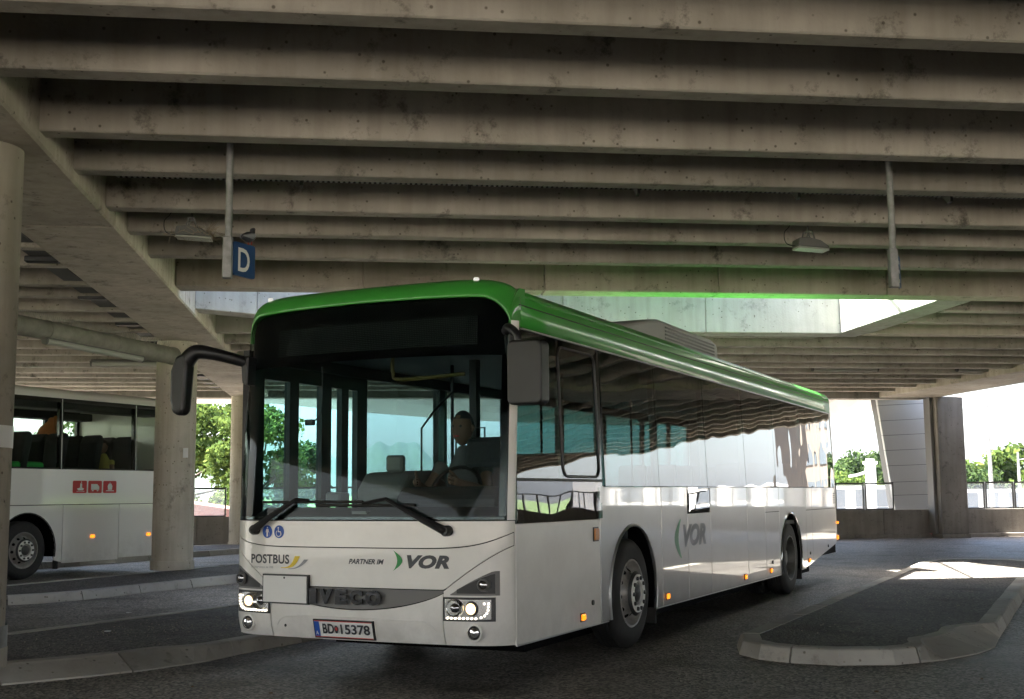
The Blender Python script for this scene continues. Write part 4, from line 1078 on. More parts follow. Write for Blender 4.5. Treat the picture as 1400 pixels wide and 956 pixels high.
# ------------------------------------------------------------------ people
def skinned(name, verts, edges, radii, m, parent, sub=2):
    me = bpy.data.meshes.new(name); me.from_pydata(verts, edges, []); me.materials.append(MT[m])
    o = bpy.data.objects.new(name, me); COL.objects.link(o); o.parent = parent
    sk = o.modifiers.new('skin', 'SKIN'); sk.use_smooth_shade = True
    for v, r in zip(me.skin_vertices[0].data, radii): v.radius = r if isinstance(r, tuple) else (r, r)
    me.skin_vertices[0].data[0].use_root = True
    k = o.modifiers.new('subdivision', 'SUBSURF'); k.levels = sub; k.render_levels = sub
    return o
def person(loc, rz, label, shirt, cap=False, arms='crossed', trousers='dark_cloth', hairc='hair'):
    """seated figure; local -Y is forward; origin on the seat top"""
    p = empty('person', loc, rz); tag(p, label, 'person')
    V = []; E = []; R = []
    def a(co, r, par=None):
        V.append(co); R.append(r)
        if par is not None: E.append((par, len(V)-1))
        return len(V)-1
    pel = a((0, .02, .10), (.15, .11)); w = a((0, .03, .26), (.13, .10), pel); ch = a((0, .03, .44), (.17, .115), w); nk = a((0, .02, .56), (.07, .07), ch); n2 = a((0, .0, .63), (.05, .055), nk)
    for s in (-1, 1):
        h = a((s*.10, -.05, .08), .085, pel); k = a((s*.13, -.46, .11), .062, h); an = a((s*.13, -.50, -.33), .04, k); a((s*.13, -.64, -.38), .035, an)
    skinned('body', V[:], E[:], R[:], shirt, p)
    # head
    m = MB(); nu, nv = 20, 14; vs = []
    for i in range(nv+1):
        ph = PI*i/nv
        for j in range(nu):
            t = 2*PI*j/nu; x = .075*math.sin(ph)*math.cos(t); y = .095*math.sin(ph)*math.sin(t); z = .125*math.cos(ph)
            if z < -.03: k = 1-(-z-.03)*2.6; x *= k; y *= (1-(-z-.03)*1.0)
            d = math.exp(-((x/.016)**2+((z+.01)/.028)**2))
            if y < 0: y -= .022*d; y += .008*math.exp(-(((abs(x)-.032)/.014)**2+((z-.015)/.012)**2)); y -= .006*math.exp(-((x/.022)**2+((z+.055)/.010)**2))
            vs.append((x, y, z))
    fs = [(i*nu+j, i*nu+(j+1) % nu, (i+1)*nu+(j+1) % nu, (i+1)*nu+j) for i in range(nv) for j in range(nu)]
    m.add([(x, y-.01, z+.745) for x, y, z in vs], fs); hd = m.obj('head', 'skin', p, True)
    for s in (-1, 1):
        MB().lathe([(.010, 0), (.009, -.006), (0, -.008)], 10, 'y', (s*.031, -.093, .762)).obj('eye', 'interior_dark', hd, True)
        MB().tube([(s*.074, .0, .77), (s*.084, .008, .755), (s*.074, .004, .725)], [.012, .014, .008], 8).obj('ear', 'skin', hd, True)
    MB().tube([(-.02, -.098, .690), (0, -.102, .688), (.02, -.098, .690)], .004, 6).obj('mouth', 'pictogram_red', hd, True)
    m = MB(); vs2 = []
    for x, y, z in vs[:nu*9]:
        s_ = 1.10+(.04*math.sin(40*x)*math.cos(33*y) if not cap else 0); zz = max(z, .01+.055*(y < -.02)); vs2.append((x*s_, y*s_+.006, zz*1.12+.745))
    m.add(vs2, fs[:nu*8]); m.obj('cap' if cap else 'hair', 'dark_cloth' if cap else hairc, p, True)
    # arms and hands
    for s in (-1, 1):
        if arms == 'crossed': pts = [(s*.17, .03, .50), (s*.25, -.02, .26), (s*.06, -.22, .22), (-s*.08, -.24, .24)]
        else: pts = [(s*.17, .03, .50), (s*.26, -.10, .28), (s*.18, -.36, .34), (s*.15, -.42, .36)]
        skinned('sleeve', [pts[0], tuple((Vector(pts[0])+Vector(pts[1]))/2)], [(0, 1)], [.065, .056], shirt, p)
        arm = skinned('arm', pts, [(0, 1), (1, 2), (2, 3)], [.05, .044, .03, .034], 'skin', p)
        b = Vector(pts[3]); d = (b-Vector(pts[2])).normalized(); sd_ = d.cross(Vector((0, 0, 1))).normalized()
        for f in range(4):
            q = b+Vector((0, 0, (f-1.5)*.018)); L = (.062, .07, .066, .052)[f]
            MB().tube([q, q+d*L*.5+Vector((0, -.004, 0)), q+d*L*.9+Vector((0, .014, 0))], [.010, .009, .007], 8).obj('finger', 'skin', arm, True)
        MB().tube([b-d*.03+Vector((0, 0, .025)), b+Vector((0, -.01, .05)), b+d*.03+Vector((0, -.01, .06))], [.011, .010, .008], 8).obj('thumb', 'skin', arm, True)
    return p
def bw(x, y, z): return BO+SX*x+AX*y+Vector((0, 0, z))
person(bw(.36, .98, 1.10), -TH, 'bus driver in a dark cap and pale shirt behind the windscreen', 'pale_cloth', True, 'wheel').scale = (1.12, 1.12, 1.12)

# ------------------------------------------------------------------ coach on the left
C2 = Vector((-5.64, 21.79, 0))
coach = empty('touring_coach', C2-SX*BW, -TH)
tag(coach, 'white touring coach behind the left columns with red pictograms on its flank', 'coach')
CF, CR = -8.7, 3.45
CYW = (-.02, -6.2)
def cpoly(y0, y1, z0, z1, g=.005):
    y0 += g; y1 -= g; bot = [(y0, z0)]
    for yc in CYW:
        if yc-.62 > y0-.7 and yc+.62 < y1+.7:
            a = [(yc+.64*math.cos(t), .49+.64*math.sin(t)) for t in lin(PI+.3, -.3, 24)]; a = [(y, z) for y, z in a if z > z0 and y0 < y < y1]
            bot += a
    bot += [(y1, z0)]
    return bot+[(y1, z1), (y0, z1)]
for s in (1, -1):
    xs = sorted((s*1.23, s*1.25))
    for y0, y1, z0 in ((CF, -7.0, .30), (-7.0, -5.4, .30), (-5.4, -4.0, .28), (-4.0, -2.4, .28), (-2.4, -.80, .28), (-.80, .78, .26), (.78, 2.15, .24), (2.15, CR, .27)):
        MB().prism(cpoly(y0, y1, z0, 1.265), *xs, 'x').obj('luggage_flap', 'coach_paint', coach, bevel=.006)
    MB().box(*xs, CF, CR, 1.275, 1.90).obj('side_panel', 'coach_paint', coach, bevel=.006)
    MB().box(*sorted((s*1.2, s*1.235)), CF+.1, CR-.1, 1.86, 1.93).obj('window_sill', 'frame_dark', coach)
    MB().box(*sorted((s*1.10, s*1.22)), CF+.1, CR-.1, 3.10, 3.19).obj('window_header', 'black_gloss', coach)
    for y0, y1 in ((CF+.1, -6.6), (-6.6, -4.8), (-4.8, -3.0), (-3.0, -1.1), (-1.1, .70), (.70, 2.55), (2.55, CR-.05)):
        MB().prism([(s*1.246, 1.905), (s*1.215, 3.165), (s*1.207, 3.165), (s*1.238, 1.905)], y0+.02, y1-.02, 'y').obj('window', 'coach_glass', coach)
        MB().prism([(s*1.236, 1.905), (s*1.205, 3.165), (s*1.14, 3.165), (s*1.17, 1.905)], y1-.045, y1+.045, 'y').obj('window_post', 'black_gloss', coach)
        MB().tube([(s*1.252, y1, 1.91), (s*1.22, y1, 3.16)], .008, 6).obj('window_seal', 'aluminium', coach)
    for y, z in ((1.49, .69), (2.94, .68)):
        o = MB().box(*sorted((s*1.2505, s*1.268)), y-.055, y+.055, z-.028, z+.028).obj('side_marker', 'orange_lens', coach, bevel=.008)
rp = [(-1.235, 3.17)]+[(1.235*math.copysign(abs(math.cos(t))**.55, -math.cos(t)), 3.17+.22*abs(math.sin(t))**.55) for t in lin(0, PI, 24)]+[(1.235, 3.17)]
mb = MB(); n = len(rp); mb.prism(rp, CF+.25, CR, 'y'); mb.obj('roof', 'coach_paint', coach, True)
MB().box(-1.25, 1.25, CR-.02, CR+.06, .5, 3.2).obj('rear_panel', 'coach_paint', coach, bevel=.04)
MB().prism([(CF-.25, .35), (CF-.3, 1.5), (CF+.25, 3.3), (CF+.3, .35)], -1.23, 1.23, 'x').obj('front_panel', 'coach_paint', coach, bevel=.06)
MB().box(-1.2, 1.2, CF+.2, CR-.05, 1.28, 1.36).obj('floor', 'interior_dark', coach)
MB().box(-1.2, 1.2, CF+.3, -.70, .30, 1.27).obj('luggage_hold', 'dark_void', coach)
MB().box(-1.2, 1.2, .68, CR-.05, .36, 1.27).obj('engine_bay', 'dark_void', coach)
MB().box(-.75, .75, -.70, .68, .30, 1.27).obj('axle_housing', 'dark_void', coach)
MB().box(1.16, 1.235, .66, .71, .14, .50).obj('mud_flap', 'rubber', coach)
MB().box(-1.12, -.7, CF+.3, CR-.1, 2.95, 3.1).obj('luggage_rack', 'interior_dark', coach, bevel=.02)
MB().box(.7, 1.12, CF+.3, CR-.1, 2.98, 3.12).obj('luggage_rack', 'interior_dark', coach, bevel=.02)
for s in (1, -1):
    for y in CYW:
        wheel(y, s, True, .50, coach, x=1.20)
        MB().tube([(s*1.25, y+.645*math.cos(t), .49+.645*math.sin(t)) for t in lin(PI+.2, -.2, 22)], .012, 6).obj('arch_trim', 'black_plastic', coach, True)
m = MB(); m.box(-.22, .22, -.05, .42, .36, .50); m.prism([(.36, .45), (.50, .45), (.62, 1.08), (.60, 1.20), (.50, 1.20), (.42, 1.05)], -.22, .22, 'x')
cs = m.obj('passenger_seat', 'seat_fabric', coach, bevel=.05, seg=2); cs.location = (.9, -8, 1.36)
for i in range(12):
    for xx in (.93, .46, -.46, -.93): inst(cs, coach, (xx, -7.2+.84*i, 1.36))
def cw(x, y, z): return C2-SX*BW+SX*x+AX*y+Vector((0, 0, z))
person(cw(.93, 2.02, 1.60), -TH+.05, 'young passenger with short dark hair and olive T-shirt, arms crossed, in the coach', 'olive_cloth', False, 'crossed')
# passenger standing at the rack: orange jacket
V = [(0, 0, .0), (0, 0, .35), (0, .02, .65), (0, .05, .85)]
pp = empty('person', cw(.35, 1.25, 1.95), -TH); tag(pp, 'dim figure in an orange brown jacket standing in the coach aisle', 'person')
skinned('body', V+[(.2, 0, .72), (.28, -.15, .95), (-.2, 0, .72), (-.26, -.1, .45), (0, .05, .95), (.1, 0, -.5), (-.1, 0, -.5)], [(0, 1), (1, 2), (2, 3), (2, 4), (4, 5), (2, 6), (6, 7), (3, 8), (0, 9), (0, 10)], [.15, .15, .17, .07, .08, .04, .08, .04, .09, .09, .09], 'orange_cloth', pp)
o = MB().box(.55, 1.12, -.45, .45, 1.88+.0, 2.03).obj('reflection_block', 'reflection_green', None, bevel=.06, seg=3)  # solid green block imitating a reflection in the coach glass
o.matrix_world = Matrix.Translation(C2-SX*BW)@Matrix.Rotation(-TH, 4, 'Z'); tag(o, 'bright green block standing in for a reflection in the left coach window', 'painted reflection')
# three red pictogram tiles
for i, y0 in enumerate((.98, 1.35, 1.72)):
    t = MB().prism(rr(y0, y0+.335, 1.475, 1.70, .025), 1.2505, 1.253, 'x').obj('pictogram_tile', 'pictogram_red', coach)
    def P2(pts): MB().prism([(y0+a, 1.475+b) for a, b in pts], 1.2531, 1.2538, 'x').obj('pictogram', 'print_white', t)
    if i == 0: P2([(.13, .05), (.24, .05), (.27, .08), (.22, .10), (.22, .17), (.18, .18), (.17, .10), (.10, .08)]); P2([(.19, .19), (.22, .19), (.20, .215)]); P2([(.09, .03), (.28, .03), (.28, .038), (.09, .038)])
    if i == 1: P2([(.07, .06), (.27, .06), (.27, .12), (.22, .165), (.07, .165)]); P2([(.09, .035), (.13, .035), (.13, .055), (.09, .055)]); P2([(.21, .035), (.25, .035), (.25, .055), (.21, .055)])
    if i == 2: P2([(.12, .06), (.22, .06), (.23, .13), (.20, .175), (.14, .175), (.11, .13)]); P2([(.06, .035), (.28, .035), (.26, .05), (.08, .05)]); P2([(.16, .18), (.18, .18), (.17, .205)])

# ------------------------------------------------------------------ hung things under the deck
def bay_sign(x, y, label, letter, flip):
    r = empty('bay_sign', (x, y, 3.22)); tag(r, label, 'sign', 'bay signs hanging from the ceiling')
    MB().tube([(0, 0, .02), (0, 0, SLAB-3.22)], .030, 16).obj('pole', 'galvanised', r, True)
    MB().box(-.045, .035, -.035, .035, .0, .36).obj('sleeve', 'galvanised', r, bevel=.008)
    MB().lathe([(.07, SLAB-3.22-.02), (.07, SLAB-3.22)], 16).obj('ceiling_flange', 'galvanised', r)
    R = Matrix.Rotation(-TH, 3, 'Z')
    pb = rr(.06, .345, .045, .335, .02); mb = MB(); mb.prism(pb, -.012, .012, 'x'); mb.v = [tuple(R@Vector(v)) for v in mb.v]
    p = mb.obj('sign_board', 'sign_blue', r)
    if letter:
        fn = lambda a, b, d: tuple(R@Vector((.0135+d, .115+a, .085+b)))
        lettering('sign_letter', letter, fn, .155, .205, 'print_white', p, bold=.015)
    return r
s1_ = bay_sign(-1.10, 10.2, 'blue bay sign with white letter D on a pole, pigeon on top', 'D', 1)
s2_ = bay_sign(4.82, 10.2, 'bay sign seen edge-on at the end of the right hanging pole', 'E', 1)
# pigeon
pg = empty('pigeon', (-.95, 10.41, 3.565), -TH+.25); tag(pg, 'dark pigeon sitting on top of the blue D sign', 'pigeon')
smooth_tube([(0, -.15, .035), (0, -.09, .045), (0, -.02, .055), (0, .04, .075), (0, .065, .105), (0, .075, .135)], [.008, .030, .048, .044, .026, .022], 12).obj('body', 'pigeon_dark', pg, True)
MB().tube([(0, .07, .13), (0, .09, .142), (0, .118, .135)], [.024, .02, .004], 10).obj('head', 'pigeon_dark', pg, True)
for s in (-1, 1):
    MB().tube([(s*.035, .03, .08), (s*.045, -.03, .06), (s*.015, -.14, .045)], [.018, .026, .006], 10).obj('wing', 'pigeon_pale', pg, True)
    MB().tube([(s*.015, .02, .03), (s*.015, .025, -.005)], .005, 6).obj('leg', 'pigeon_red', pg, True)
# flood lamps
def flood(x, y, label, nest, rz):
    r = empty('flood_lamp', (x, y, 4.05), rz); tag(r, label, 'lamp', 'old flood lamps hanging on cables')
    MB().prism([(-.16, .02), (.20, .0), (.205, .02), (.10, .09), (-.05, .12), (-.15, .11)], -.10, .10, 'y').obj('lamp_body', 'lamp_housing', r, bevel=.015)
    MB().prism([(-.155, .0), (.20, -.02), (.20, -.003), (-.155, .017)], -.095, .095, 'y').obj('lamp_glass', 'diffuser', r)
    for s in (-1, 1): MB().tube([(-.05, s*.07, .11), (-.03, s*.06, .20), (.02, s*.05, .20), (.05, s*.05, .11)], .010, 6).obj('bracket', 'lamp_housing', r)
    MB().box(-.03, .02, -.055, .055, .193, .207).obj('bracket_bar', 'lamp_housing', r)
    MB().tube([(0, 0, .2), (-.02, 0, .5), (-.02, 0, .86)], .008, 6).obj('hanger', 'lamp_housing', r)
    smooth_tube([(-.14, 0, .03), (-.26, .0, .06), (-.28, 0, .18), (-.20, -.0, .32), (-.17, -.0, .86)], [.005]*5, 6).obj('cable', 'black_plastic', r, True)
    MB().box(-.19, -.15, -.02, .02, .45, .72).obj('cable_box', 'black_plastic', r)
    if nest:
        mb = MB(); q = random.Random(3)
        for i in range(170):
            a = q.gauss(.03, .11); b = q.gauss(0, .07); z = q.gauss(.02, .02); d = Vector((q.gauss(0, 1), q.gauss(0, 1), q.gauss(0, .5))).normalized()*q.uniform(.03, .10)
            p = Vector((a, b, z)); mb.tube([p-d, p+d], .0022, 4)
        for i in range(14):
            p = Vector((.15, q.gauss(0, .05), .05)); mb.tube([p, p+Vector((q.uniform(.02, .12), 0, q.uniform(-.12, .15)))], .002, 4)
        o = mb.obj('bird_nest', 'nest', None); o.location = (x, y, 4.07); tag(o, 'bird nest of twigs built around the left flood lamp', 'nest')
flood(-1.72, 12.5, 'flood lamp hanging beside the left pole with a nest on it', True, 0)
flood(4.93, 12.5, 'flood lamp hanging left of the right pole, lit green from below', False, .05)
# cable trays
def tray(p0, p1, w, label):
    p0, p1 = Vector(p0), Vector(p1); d = (p1-p0); L = d.length; d.normalize(); n = Vector((-d.y, d.x, 0))
    r = empty('cable_tray', p0); tag(r, label, 'cable tray')
    mb = MB(); k = int(L/.05)
    for i in range(k):
        a = d*(i*.05); q = [a-n*w/2, a+n*w/2, a+n*w/2+d*.028, a-n*w/2+d*.028]; mb.add([*q, *[v+Vector((0, 0, .004)) for v in q]], [(3, 2, 1, 0), (4, 5, 6, 7), (0, 1, 5, 4), (2, 3, 7, 6)])
    o = mb.obj('tray_mesh', 'tray_metal', r); o['kind'] = 'stuff'
    for s in (-1, 1):
        a = n*(s*w/2); b = a+n*.004; q = [a, a+d*L, b+d*L, b]
        MB().add([*q, *[v+Vector((0, 0, .06)) for v in q]], [(3, 2, 1, 0), (4, 5, 6, 7), (0, 1, 5, 4), (2, 3, 7, 6), (1, 2, 6, 5), (3, 0, 4, 7)]).obj('tray_side', 'tray_metal', r)
    return r
tray((GX1+.2, 11.4, 4.42), (15.3, 11.4, 4.42), .26, 'mesh cable tray running between the beams above the bay sign')
tray((-3.83, 9.0, 4.30), (-3.83, 33, 4.30), .24, 'mesh cable tray running along the left side of the long girder')
for x in (-.55, 1.05, 2.72, 4.36, 5.97, 7.5, 9.1):
    t = empty('tray_bracket', (x, 11.35, 4.3)); tag(t, ORD[[-.55, 1.05, 2.72, 4.36, 5.97, 7.5, 9.1].index(x)]+' small steel bracket from the left under the cable tray', 'bracket', 'brackets under the cable tray')
    MB().prism([(-.10, .16), (.10, .16), (.10, .13), (-.02, .02), (-.03, 0), (-.10, .01)], -.015, .015, 'x').obj('bracket_arm', 'lamp_housing', t)
for y in (12.6, 14.8, 17.6, 20.3, 23.0, 26, 29):
    t = MB().box(-4.0, -3.6, y, y+.14, 4.22, 4.29).obj('tray_clamp', 'black_plastic', None, bevel=.01); tag(t, ORD[[12.6, 14.8, 17.6, 20.3, 23.0, 26, 29].index(y)]+' nearest dark clamp under the tray beside the long girder', 'clamp', 'clamps on the left cable tray')
# round pipe with a fluorescent fitting, ending at the middle column
P0 = Vector((-6.9, 14.7, 4.02)); P1 = Vector((-3.25, 21.6, 3.86))
pipe = empty('duct_pipe', (0, 0, 0)); tag(pipe, 'thick grey pipe running to the middle column with a lamp beneath it', 'pipe')
d = (P1-P0).normalized()
segs = 5
for i in range(segs):
    a = P0+(P1-P0)*i/segs+d*.006; b = P0+(P1-P0)*(i+1)/segs-d*.006
    MB().tube([a, b], .15, 24).obj('pipe_section', 'pipe_grey', pipe, True)
    MB().tube([b-d*.03, b+d*.03], .158, 24).obj('pipe_joint', 'pipe_grey', pipe, True)
n = Vector((-d.y, d.x, 0)).normalized()
mb = MB()
for i in range(60):
    p = P0+(P1-P0)*(i/60)+Vector((0, 0, .14))
    for k in (-1, 0, 1): mb.tube([p, p+n*k*.05+Vector((0, 0, .11))], .0025, 4)
o = mb.obj('bird_spikes', 'galvanised', pipe); o['kind'] = 'stuff'
def fluor(a, b, label, m='diffuser', z=0):
    a, b = Vector(a), Vector(b); d = (b-a).normalized(); r = empty('tube_lamp', a); tag(r, label, 'lamp', 'long tube lamps under the deck')
    L = (b-a); MB().tube([Vector((0, 0, .05)), L+Vector((0, 0, .05))], .045, 8).obj('lamp_housing', 'lamp_housing', r, True)
    MB().tube([Vector((0, 0, 0)), L], .052, 10).obj('lamp_cover', m, r, True)
    for q in (Vector((0, 0, 0)), L): MB().tube([q-d*.02, q+d*.02], .058, 10).obj('end_cap', 'lamp_housing', r, True)
off = Vector((0, 0, -.17))+n*-.05
fluor(P0+d*.6+off, P0+d*3.6+off, 'tube lamp with yellowed cover under the left part of the grey pipe')
fluor(P0+d*4.6+off, P0+d*6.9+off, 'tube lamp under the grey pipe close to the middle column')
fluor((10.9, 27.7, 4.33), (12.55, 27.7, 4.33), 'tube lamp under the beams above the rear of the bus')
fluor((14.6, 27.7, 4.33), (16.2, 27.7, 4.33), 'tube lamp beside the wide right girder')
fluor((-5.6, 26.1, 4.2), (-4.0, 26.1, 4.2), 'tube lamp between beams left of the middle column')

# ------------------------------------------------------------------ outside world
def tree(x, y, z0, H, W, label, leaf, n=5200, seed=1, group=None, ls=.16):
    q = random.Random(seed); r = empty('leafy_tree', (x, y, z0)); tag(r, label, 'tree', group)
    m = MB(); m.tube([(0, 0, 0), (.1, 0, H*.25), (0, .1, H*.55), (.1, 0, H*.85)], [H*.03, H*.023, H*.014, H*.004], 8)
    cl = []
    for i in range(26):
        a = q.uniform(0, 2*PI); hh = q.uniform(.25, .98); rad = W*.5*math.sqrt(max(.05, 1-((hh-.55)/.5)**2))*q.uniform(.35, .95)
        c = Vector((math.cos(a)*rad, math.sin(a)*rad, hh*H)); cl.append((c, q.uniform(.12, .22)*W))
        if i % 2 == 0: m.tube([(0, 0, H*.2+hh*H*.3), tuple(c*.6+Vector((0, 0, H*.12))), tuple(c)], [H*.010, H*.006, H*.002], 5)
    m.obj('trunk', 'bark', r, True)
    v = np.zeros((n*4, 3)); R_ = np.random.RandomState(seed)
    w = np.array([c[1]**2 for c in cl]); w /= w.sum(); ci = R_.choice(len(cl), n, p=w)
    C = np.array([list(c[0]) for c in cl])[ci]; S = np.array([c[1] for c in cl])[ci]
    D = R_.normal(size=(n, 3)); D /= np.linalg.norm(D, axis=1)[:, None]; rr_ = S[:, None]*R_.uniform(.45, 1.05, (n, 1))
    P = C+D*rr_*np.array([1, 1, .8]); U = R_.normal(size=(n, 3)); U /= np.linalg.norm(U, axis=1)[:, None]
    Vv = np.cross(U, D+.3*R_.normal(size=(n, 3))); Vv /= np.linalg.norm(Vv, axis=1)[:, None]; sz = ls*R_.uniform(.6, 1.4, (n, 1))
    v[0::4] = P-U*sz; v[1::4] = P+Vv*sz*.6; v[2::4] = P+U*sz; v[3::4] = P-Vv*sz*.6
    me = bpy.data.meshes.new('crown'); me.from_pydata(v.tolist(), [], [(4*i, 4*i+1, 4*i+2, 4*i+3) for i in range(n)]); me.materials.append(MT[leaf])
    o = bpy.data.objects.new('crown', me); COL.objects.link(o); o.parent = r
    return r
tree(-8.6, 62, -1, 7.2, 6.5, 'bright green tree outside between the middle and far left columns', 'leaf_bright', 9000, 1, ls=.14)
tree(-4.6, 57, -1, 6.6, 4.6, 'round tree seen through the front door glass of the bus', 'leaf_bright', 7000, 2, ls=.13)
tree(-2.9, 60, -1, 4.6, 3.4, 'smaller tree right of the round one seen through the bus door', 'leaf_mid', 4000, 3, ls=.13)
tree(-13.5, 66, -1, 9, 8, 'tall tree behind the coach windows', 'leaf_mid', 7000, 4, ls=.17)
tree(-21, 60, -1, 9, 8, 'broad tree farther left behind the coach', 'leaf_mid', 6000, 5, ls=.17)
T0 = tree(0, 0, 0, 9.5, 11, 'template', 'leaf_mid', 4200, 6, 'trees on the far slope', ls=.36)
T1 = tree(0, 0, 0, 8.0, 10, 'template', 'leaf_bright', 3600, 7, 'trees on the far slope', ls=.36)
firstT = {0: True, 1: True}
q = random.Random(5); spots = []
for i in range(15): spots.append((54+i*3.6+q.uniform(-1, 1), 118+q.uniform(-8, 14)))
for i in range(14): spots.append((78+i*7+q.uniform(-2, 2), 190+q.uniform(-10, 20)))
for i in range(7): spots.append((-72+i*7, 128+q.uniform(-6, 10)))
spots.sort(key=lambda p: (p[1] > 160, p[0]/p[1])); cnt = {}
def tlabel(x, y):
    if y > 160: return 'hazy tree in the farthest row beyond the yard'
    if x < 0: return 'distant tree far beyond the parapet on the left'
    u = 487+x/y*1639
    return 'leafy tree beyond the screens left of the dark pier' if u < 1300 else 'leafy tree beyond the parapet right of the dark pier'
def olabel(x, y):
    b = tlabel(x, y); k = cnt.get(b, 0); cnt[b] = k+1; return ORD[k]+' '+b.replace(' tree', ' tree from the left', 1)
for i, (x, y) in enumerate(spots):
    L_ = olabel(x, y)
    k = i % 2; src = (T0, T1)[k]; far_ = y > 160
    if firstT[k]: o = src; firstT[k] = False; o.location = (x, y, -2); o['label'] = L_
    else: o = copy_tree(src, (x, y, -2), q.uniform(0, 6), L_, 'trees on the far slope')
    s = (.88 if far_ else (.92 if x/y > .54 else .72))*q.uniform(.85, 1.15); o.scale = (s*1.1, s*1.1, s)
# far hills as real terrain
def hill(cx, cy, wx, wy, h, seed, nm='hill'):
    R_ = np.random.RandomState(seed); ph = R_.uniform(0, 6, 8)
    mb = MB()
    def fn(u, v):
        x = (u-.5)*2; y = (v-.5)*2; k = max(0, 1-x*x)**1.1*max(0, 1-y*y)
        b = 1+.12*math.sin(5*x+ph[0])+.07*math.sin(13*x+ph[1]+2*y)+.03*math.sin(31*x+ph[2])
        return (cx+x*wx, cy+y*wy, -20+(h+20)*k*b)
    mb.grid(fn, lin(0, 1, 90), lin(0, 1, 24)); return kind(mb.obj(nm, 'forest_hill', None, True))
hill(-260, 4200, 420, 600, 195, 1); hill(160, 4300, 330, 600, 175, 2); hill(-1200, 4600, 900, 700, 260, 3); hill(2600, 3600, 1900, 700, 95, 4)
hill(230, 420, 200, 60, 9, 5)
# low buildings outside
def building(x0, x1, y0, y1, z0, z1, m, label, nwx=6, nwz=2, roof=None, face='y'):
    r = empty('building', ((x0+x1)/2, (y0+y1)/2, z0)); tag(r, label, 'building')
    W, D, H = (x1-x0)/2, (y1-y0)/2, z1-z0
    MB().box(-W, W, -D, D, 0, H).obj('wall', m, r)
    for i in range(nwx):
        for j in range(nwz):
            cz = H*(j+.55)/nwz; 
            if face == 'y': cx = -W+2*W*(i+.5)/nwx; w = W/nwx*.5; f = MB().box(cx-w, cx+w, -D-.06, -D-.01, cz-.6, cz+.6)
            else: cx = -D+2*D*(i+.5)/nwx; w = D/nwx*.5; f = MB().box(-W-.06, -W-.01, cx-w, cx+w, cz-.6, cz+.6)
            f.obj('window', 'window_dark', r)
    if roof:
        MB().prism([(-W-.3, 0), (W+.3, 0), (W*.1, roof), (-W*.1, roof)], -D-.3, D+.3, 'y').obj('roof', 'roof_tile', r).location = (0, 0, H)
    else: MB().box(-W-.1, W+.1, -D-.1, D+.1, H, H+.25).obj('roof_edge', 'cladding_white', r)
    return r
building(30, 36, 78, 84, -1, 1.5, 'render_white', 'low white building beyond the glass screens left of the far column', 4, 2)
building(41, 47, 78, 86, -1, 1.2, 'render_white', 'low white building beyond the parapet right of the far column', 4, 2)
building(49, 60, 84, 92, -1, 1.0, 'render_white', 'long low white building at the right picture edge', 6, 1)
building(-12, -3, 46, 50, -1, .6, 'render_white', 'low shed with tiled roof beyond the glass left of the bus', 6, 1, .7)
building(72, 78, 60, 84, -1, 3.5, 'render_white', 'white office block to the right, seen only in reflections', 6, 3, face='x')
tw = building(40.2, 42, 50.2, 52, -1, 7.0, 'facade_brown', 'brown stone tower to the right, mirrored in the rear windows', 2, 4, 2.0, face='x')
building(-40, 60, -60, -52, 0, 9, 'render_white', 'long pale building behind the camera', 26, 3)
# white stack and street lamp
st = empty('white_stack', (35.4, 80, -1)); tag(st, 'white stack with a ring platform among the trees right of the bus', 'stack')
MB().lathe([(.38, 0), (.36, 4.2), (.5, 4.25), (.5, 4.4), (.33, 4.42), (.3, 4.6)], 20).obj('stack_shaft', 'render_white', st, True)
MB().tube([(-.3, 0, 3.7), (-1.0, 0, 3.5), (-1.6, 0, 3.4)], .09, 8).obj('side_pipe', 'galvanised', st, True)
def lampp(x, y, h, arm, label):
    r = empty('street_lamp', (x, y, -1)); tag(r, label, 'street lamp')
    MB().tube([(0, 0, 0), (0, 0, h*.5), (0, 0, h)], [.13, .10, .06], 12).obj('pole', 'galvanised', r, True)
    MB().tube([(0, 0, h-.45), (arm, 0, h-.35)], .035, 8).obj('arm', 'galvanised', r, True)
    MB().lathe([(.05, .16), (.12, .12), (.36, -.05), (.33, -.07), (0, -.07)], 20, 'z', (arm, 0, h-.5)).obj('lamp_shade', 'cladding_white', r, True)
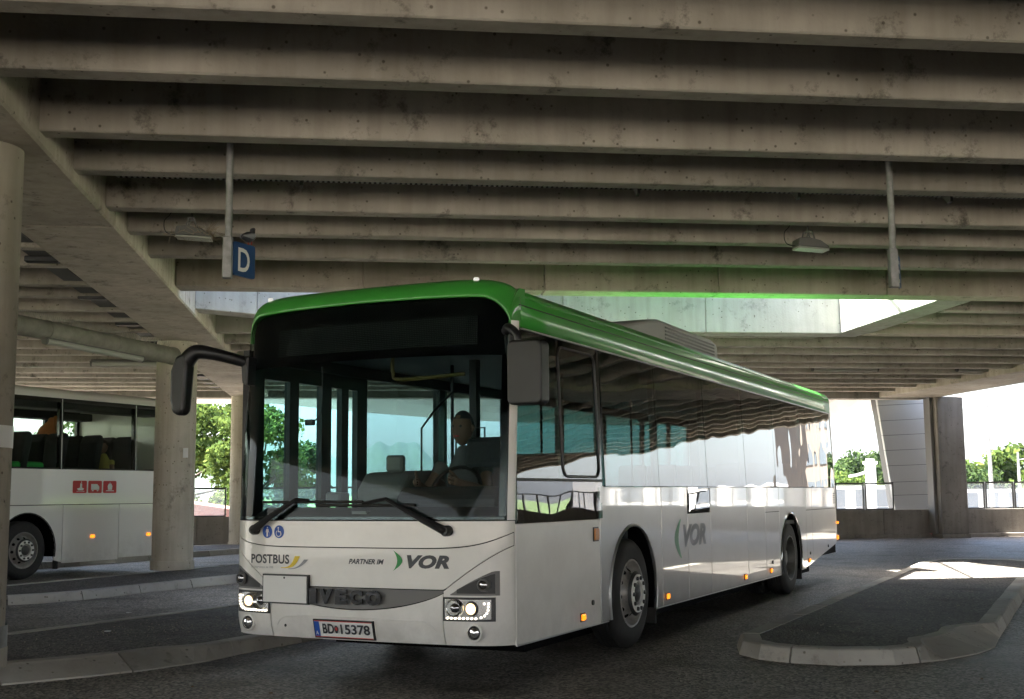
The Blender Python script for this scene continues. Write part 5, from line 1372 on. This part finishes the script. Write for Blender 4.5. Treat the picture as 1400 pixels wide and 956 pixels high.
lampp(33.2, 60, 7.25, 1.5, 'tall grey street lamp with bell shade beyond the parapet at right')
lampp(40.6, 70, 4.7, 1.5, 'shorter grey street lamp at the right picture edge')
# cars beyond the screens
def car(x, y, rz, m, label):
    r = empty('parked_car', (x, y, -.9), rz); tag(r, label, 'car')
    MB().prism([(-2.1, .3), (-2.1, .72), (-1.5, .86), (-1.0, .92), (1.6, .95), (2.05, .85), (2.1, .3)], -.86, .86, 'y').obj('body', m, r, bevel=.08, seg=3)
    MB().prism([(-1.05, .93), (-.45, 1.38), (.9, 1.42), (1.55, .95)], -.74, .74, 'y').obj('cabin', 'window_dark', r, bevel=.06, seg=2)
    MB().prism([(-.42, 1.385), (.88, 1.425), (.8, 1.46), (-.35, 1.43)], -.68, .68, 'y').obj('roof', m, r, bevel=.02)
    for xx in (-1.3, 1.3):
        for s in (-1, 1):
            w = MB().lathe([(.31, s*.88), (.31, s*.68)], 24, 'y', (xx, 0, .31)).obj('wheel', 'rubber', r, True)
            MB().lathe([(.19, s*.886), (.05, s*.89), (0, s*.89)], 16, 'y', (xx, 0, .31)).obj('rim', 'rim_steel', w, True)
    for s in (-1, 1): MB().box(-2.12, -2.05, s*.65-.15, s*.65+.15, .6, .72).obj('headlight', 'lens_glass', r)
car(22.5, 47, .1, 'car_red', 'red car outside behind the glass screens left of the far column')
car(18.6, 46, .0, 'car_white', 'white car outside behind the glass screens next to the red car')
car(27.4, 47, .0, 'car_white', 'pale car outside behind the screens right of the far column')

# ------------------------------------------------------------------ air
hz = bpy.data.materials.new('air'); hz.use_nodes = True; t = hz.node_tree; t.nodes.clear()
pv = t.nodes.new('ShaderNodeVolumePrincipled'); pv.inputs['Color'].default_value = (.80, .88, 1, 1); pv.inputs['Density'].default_value = .000035
pv.inputs['Anisotropy'].default_value = .2
mo = t.nodes.new('ShaderNodeOutputMaterial'); t.links.new(pv.outputs[0], mo.inputs['Volume']); MT['air'] = hz
h = MB().box(-3000, 5000, -3000, 5500, -2.4, 300).obj('haze', 'air'); h['kind'] = 'stuff'
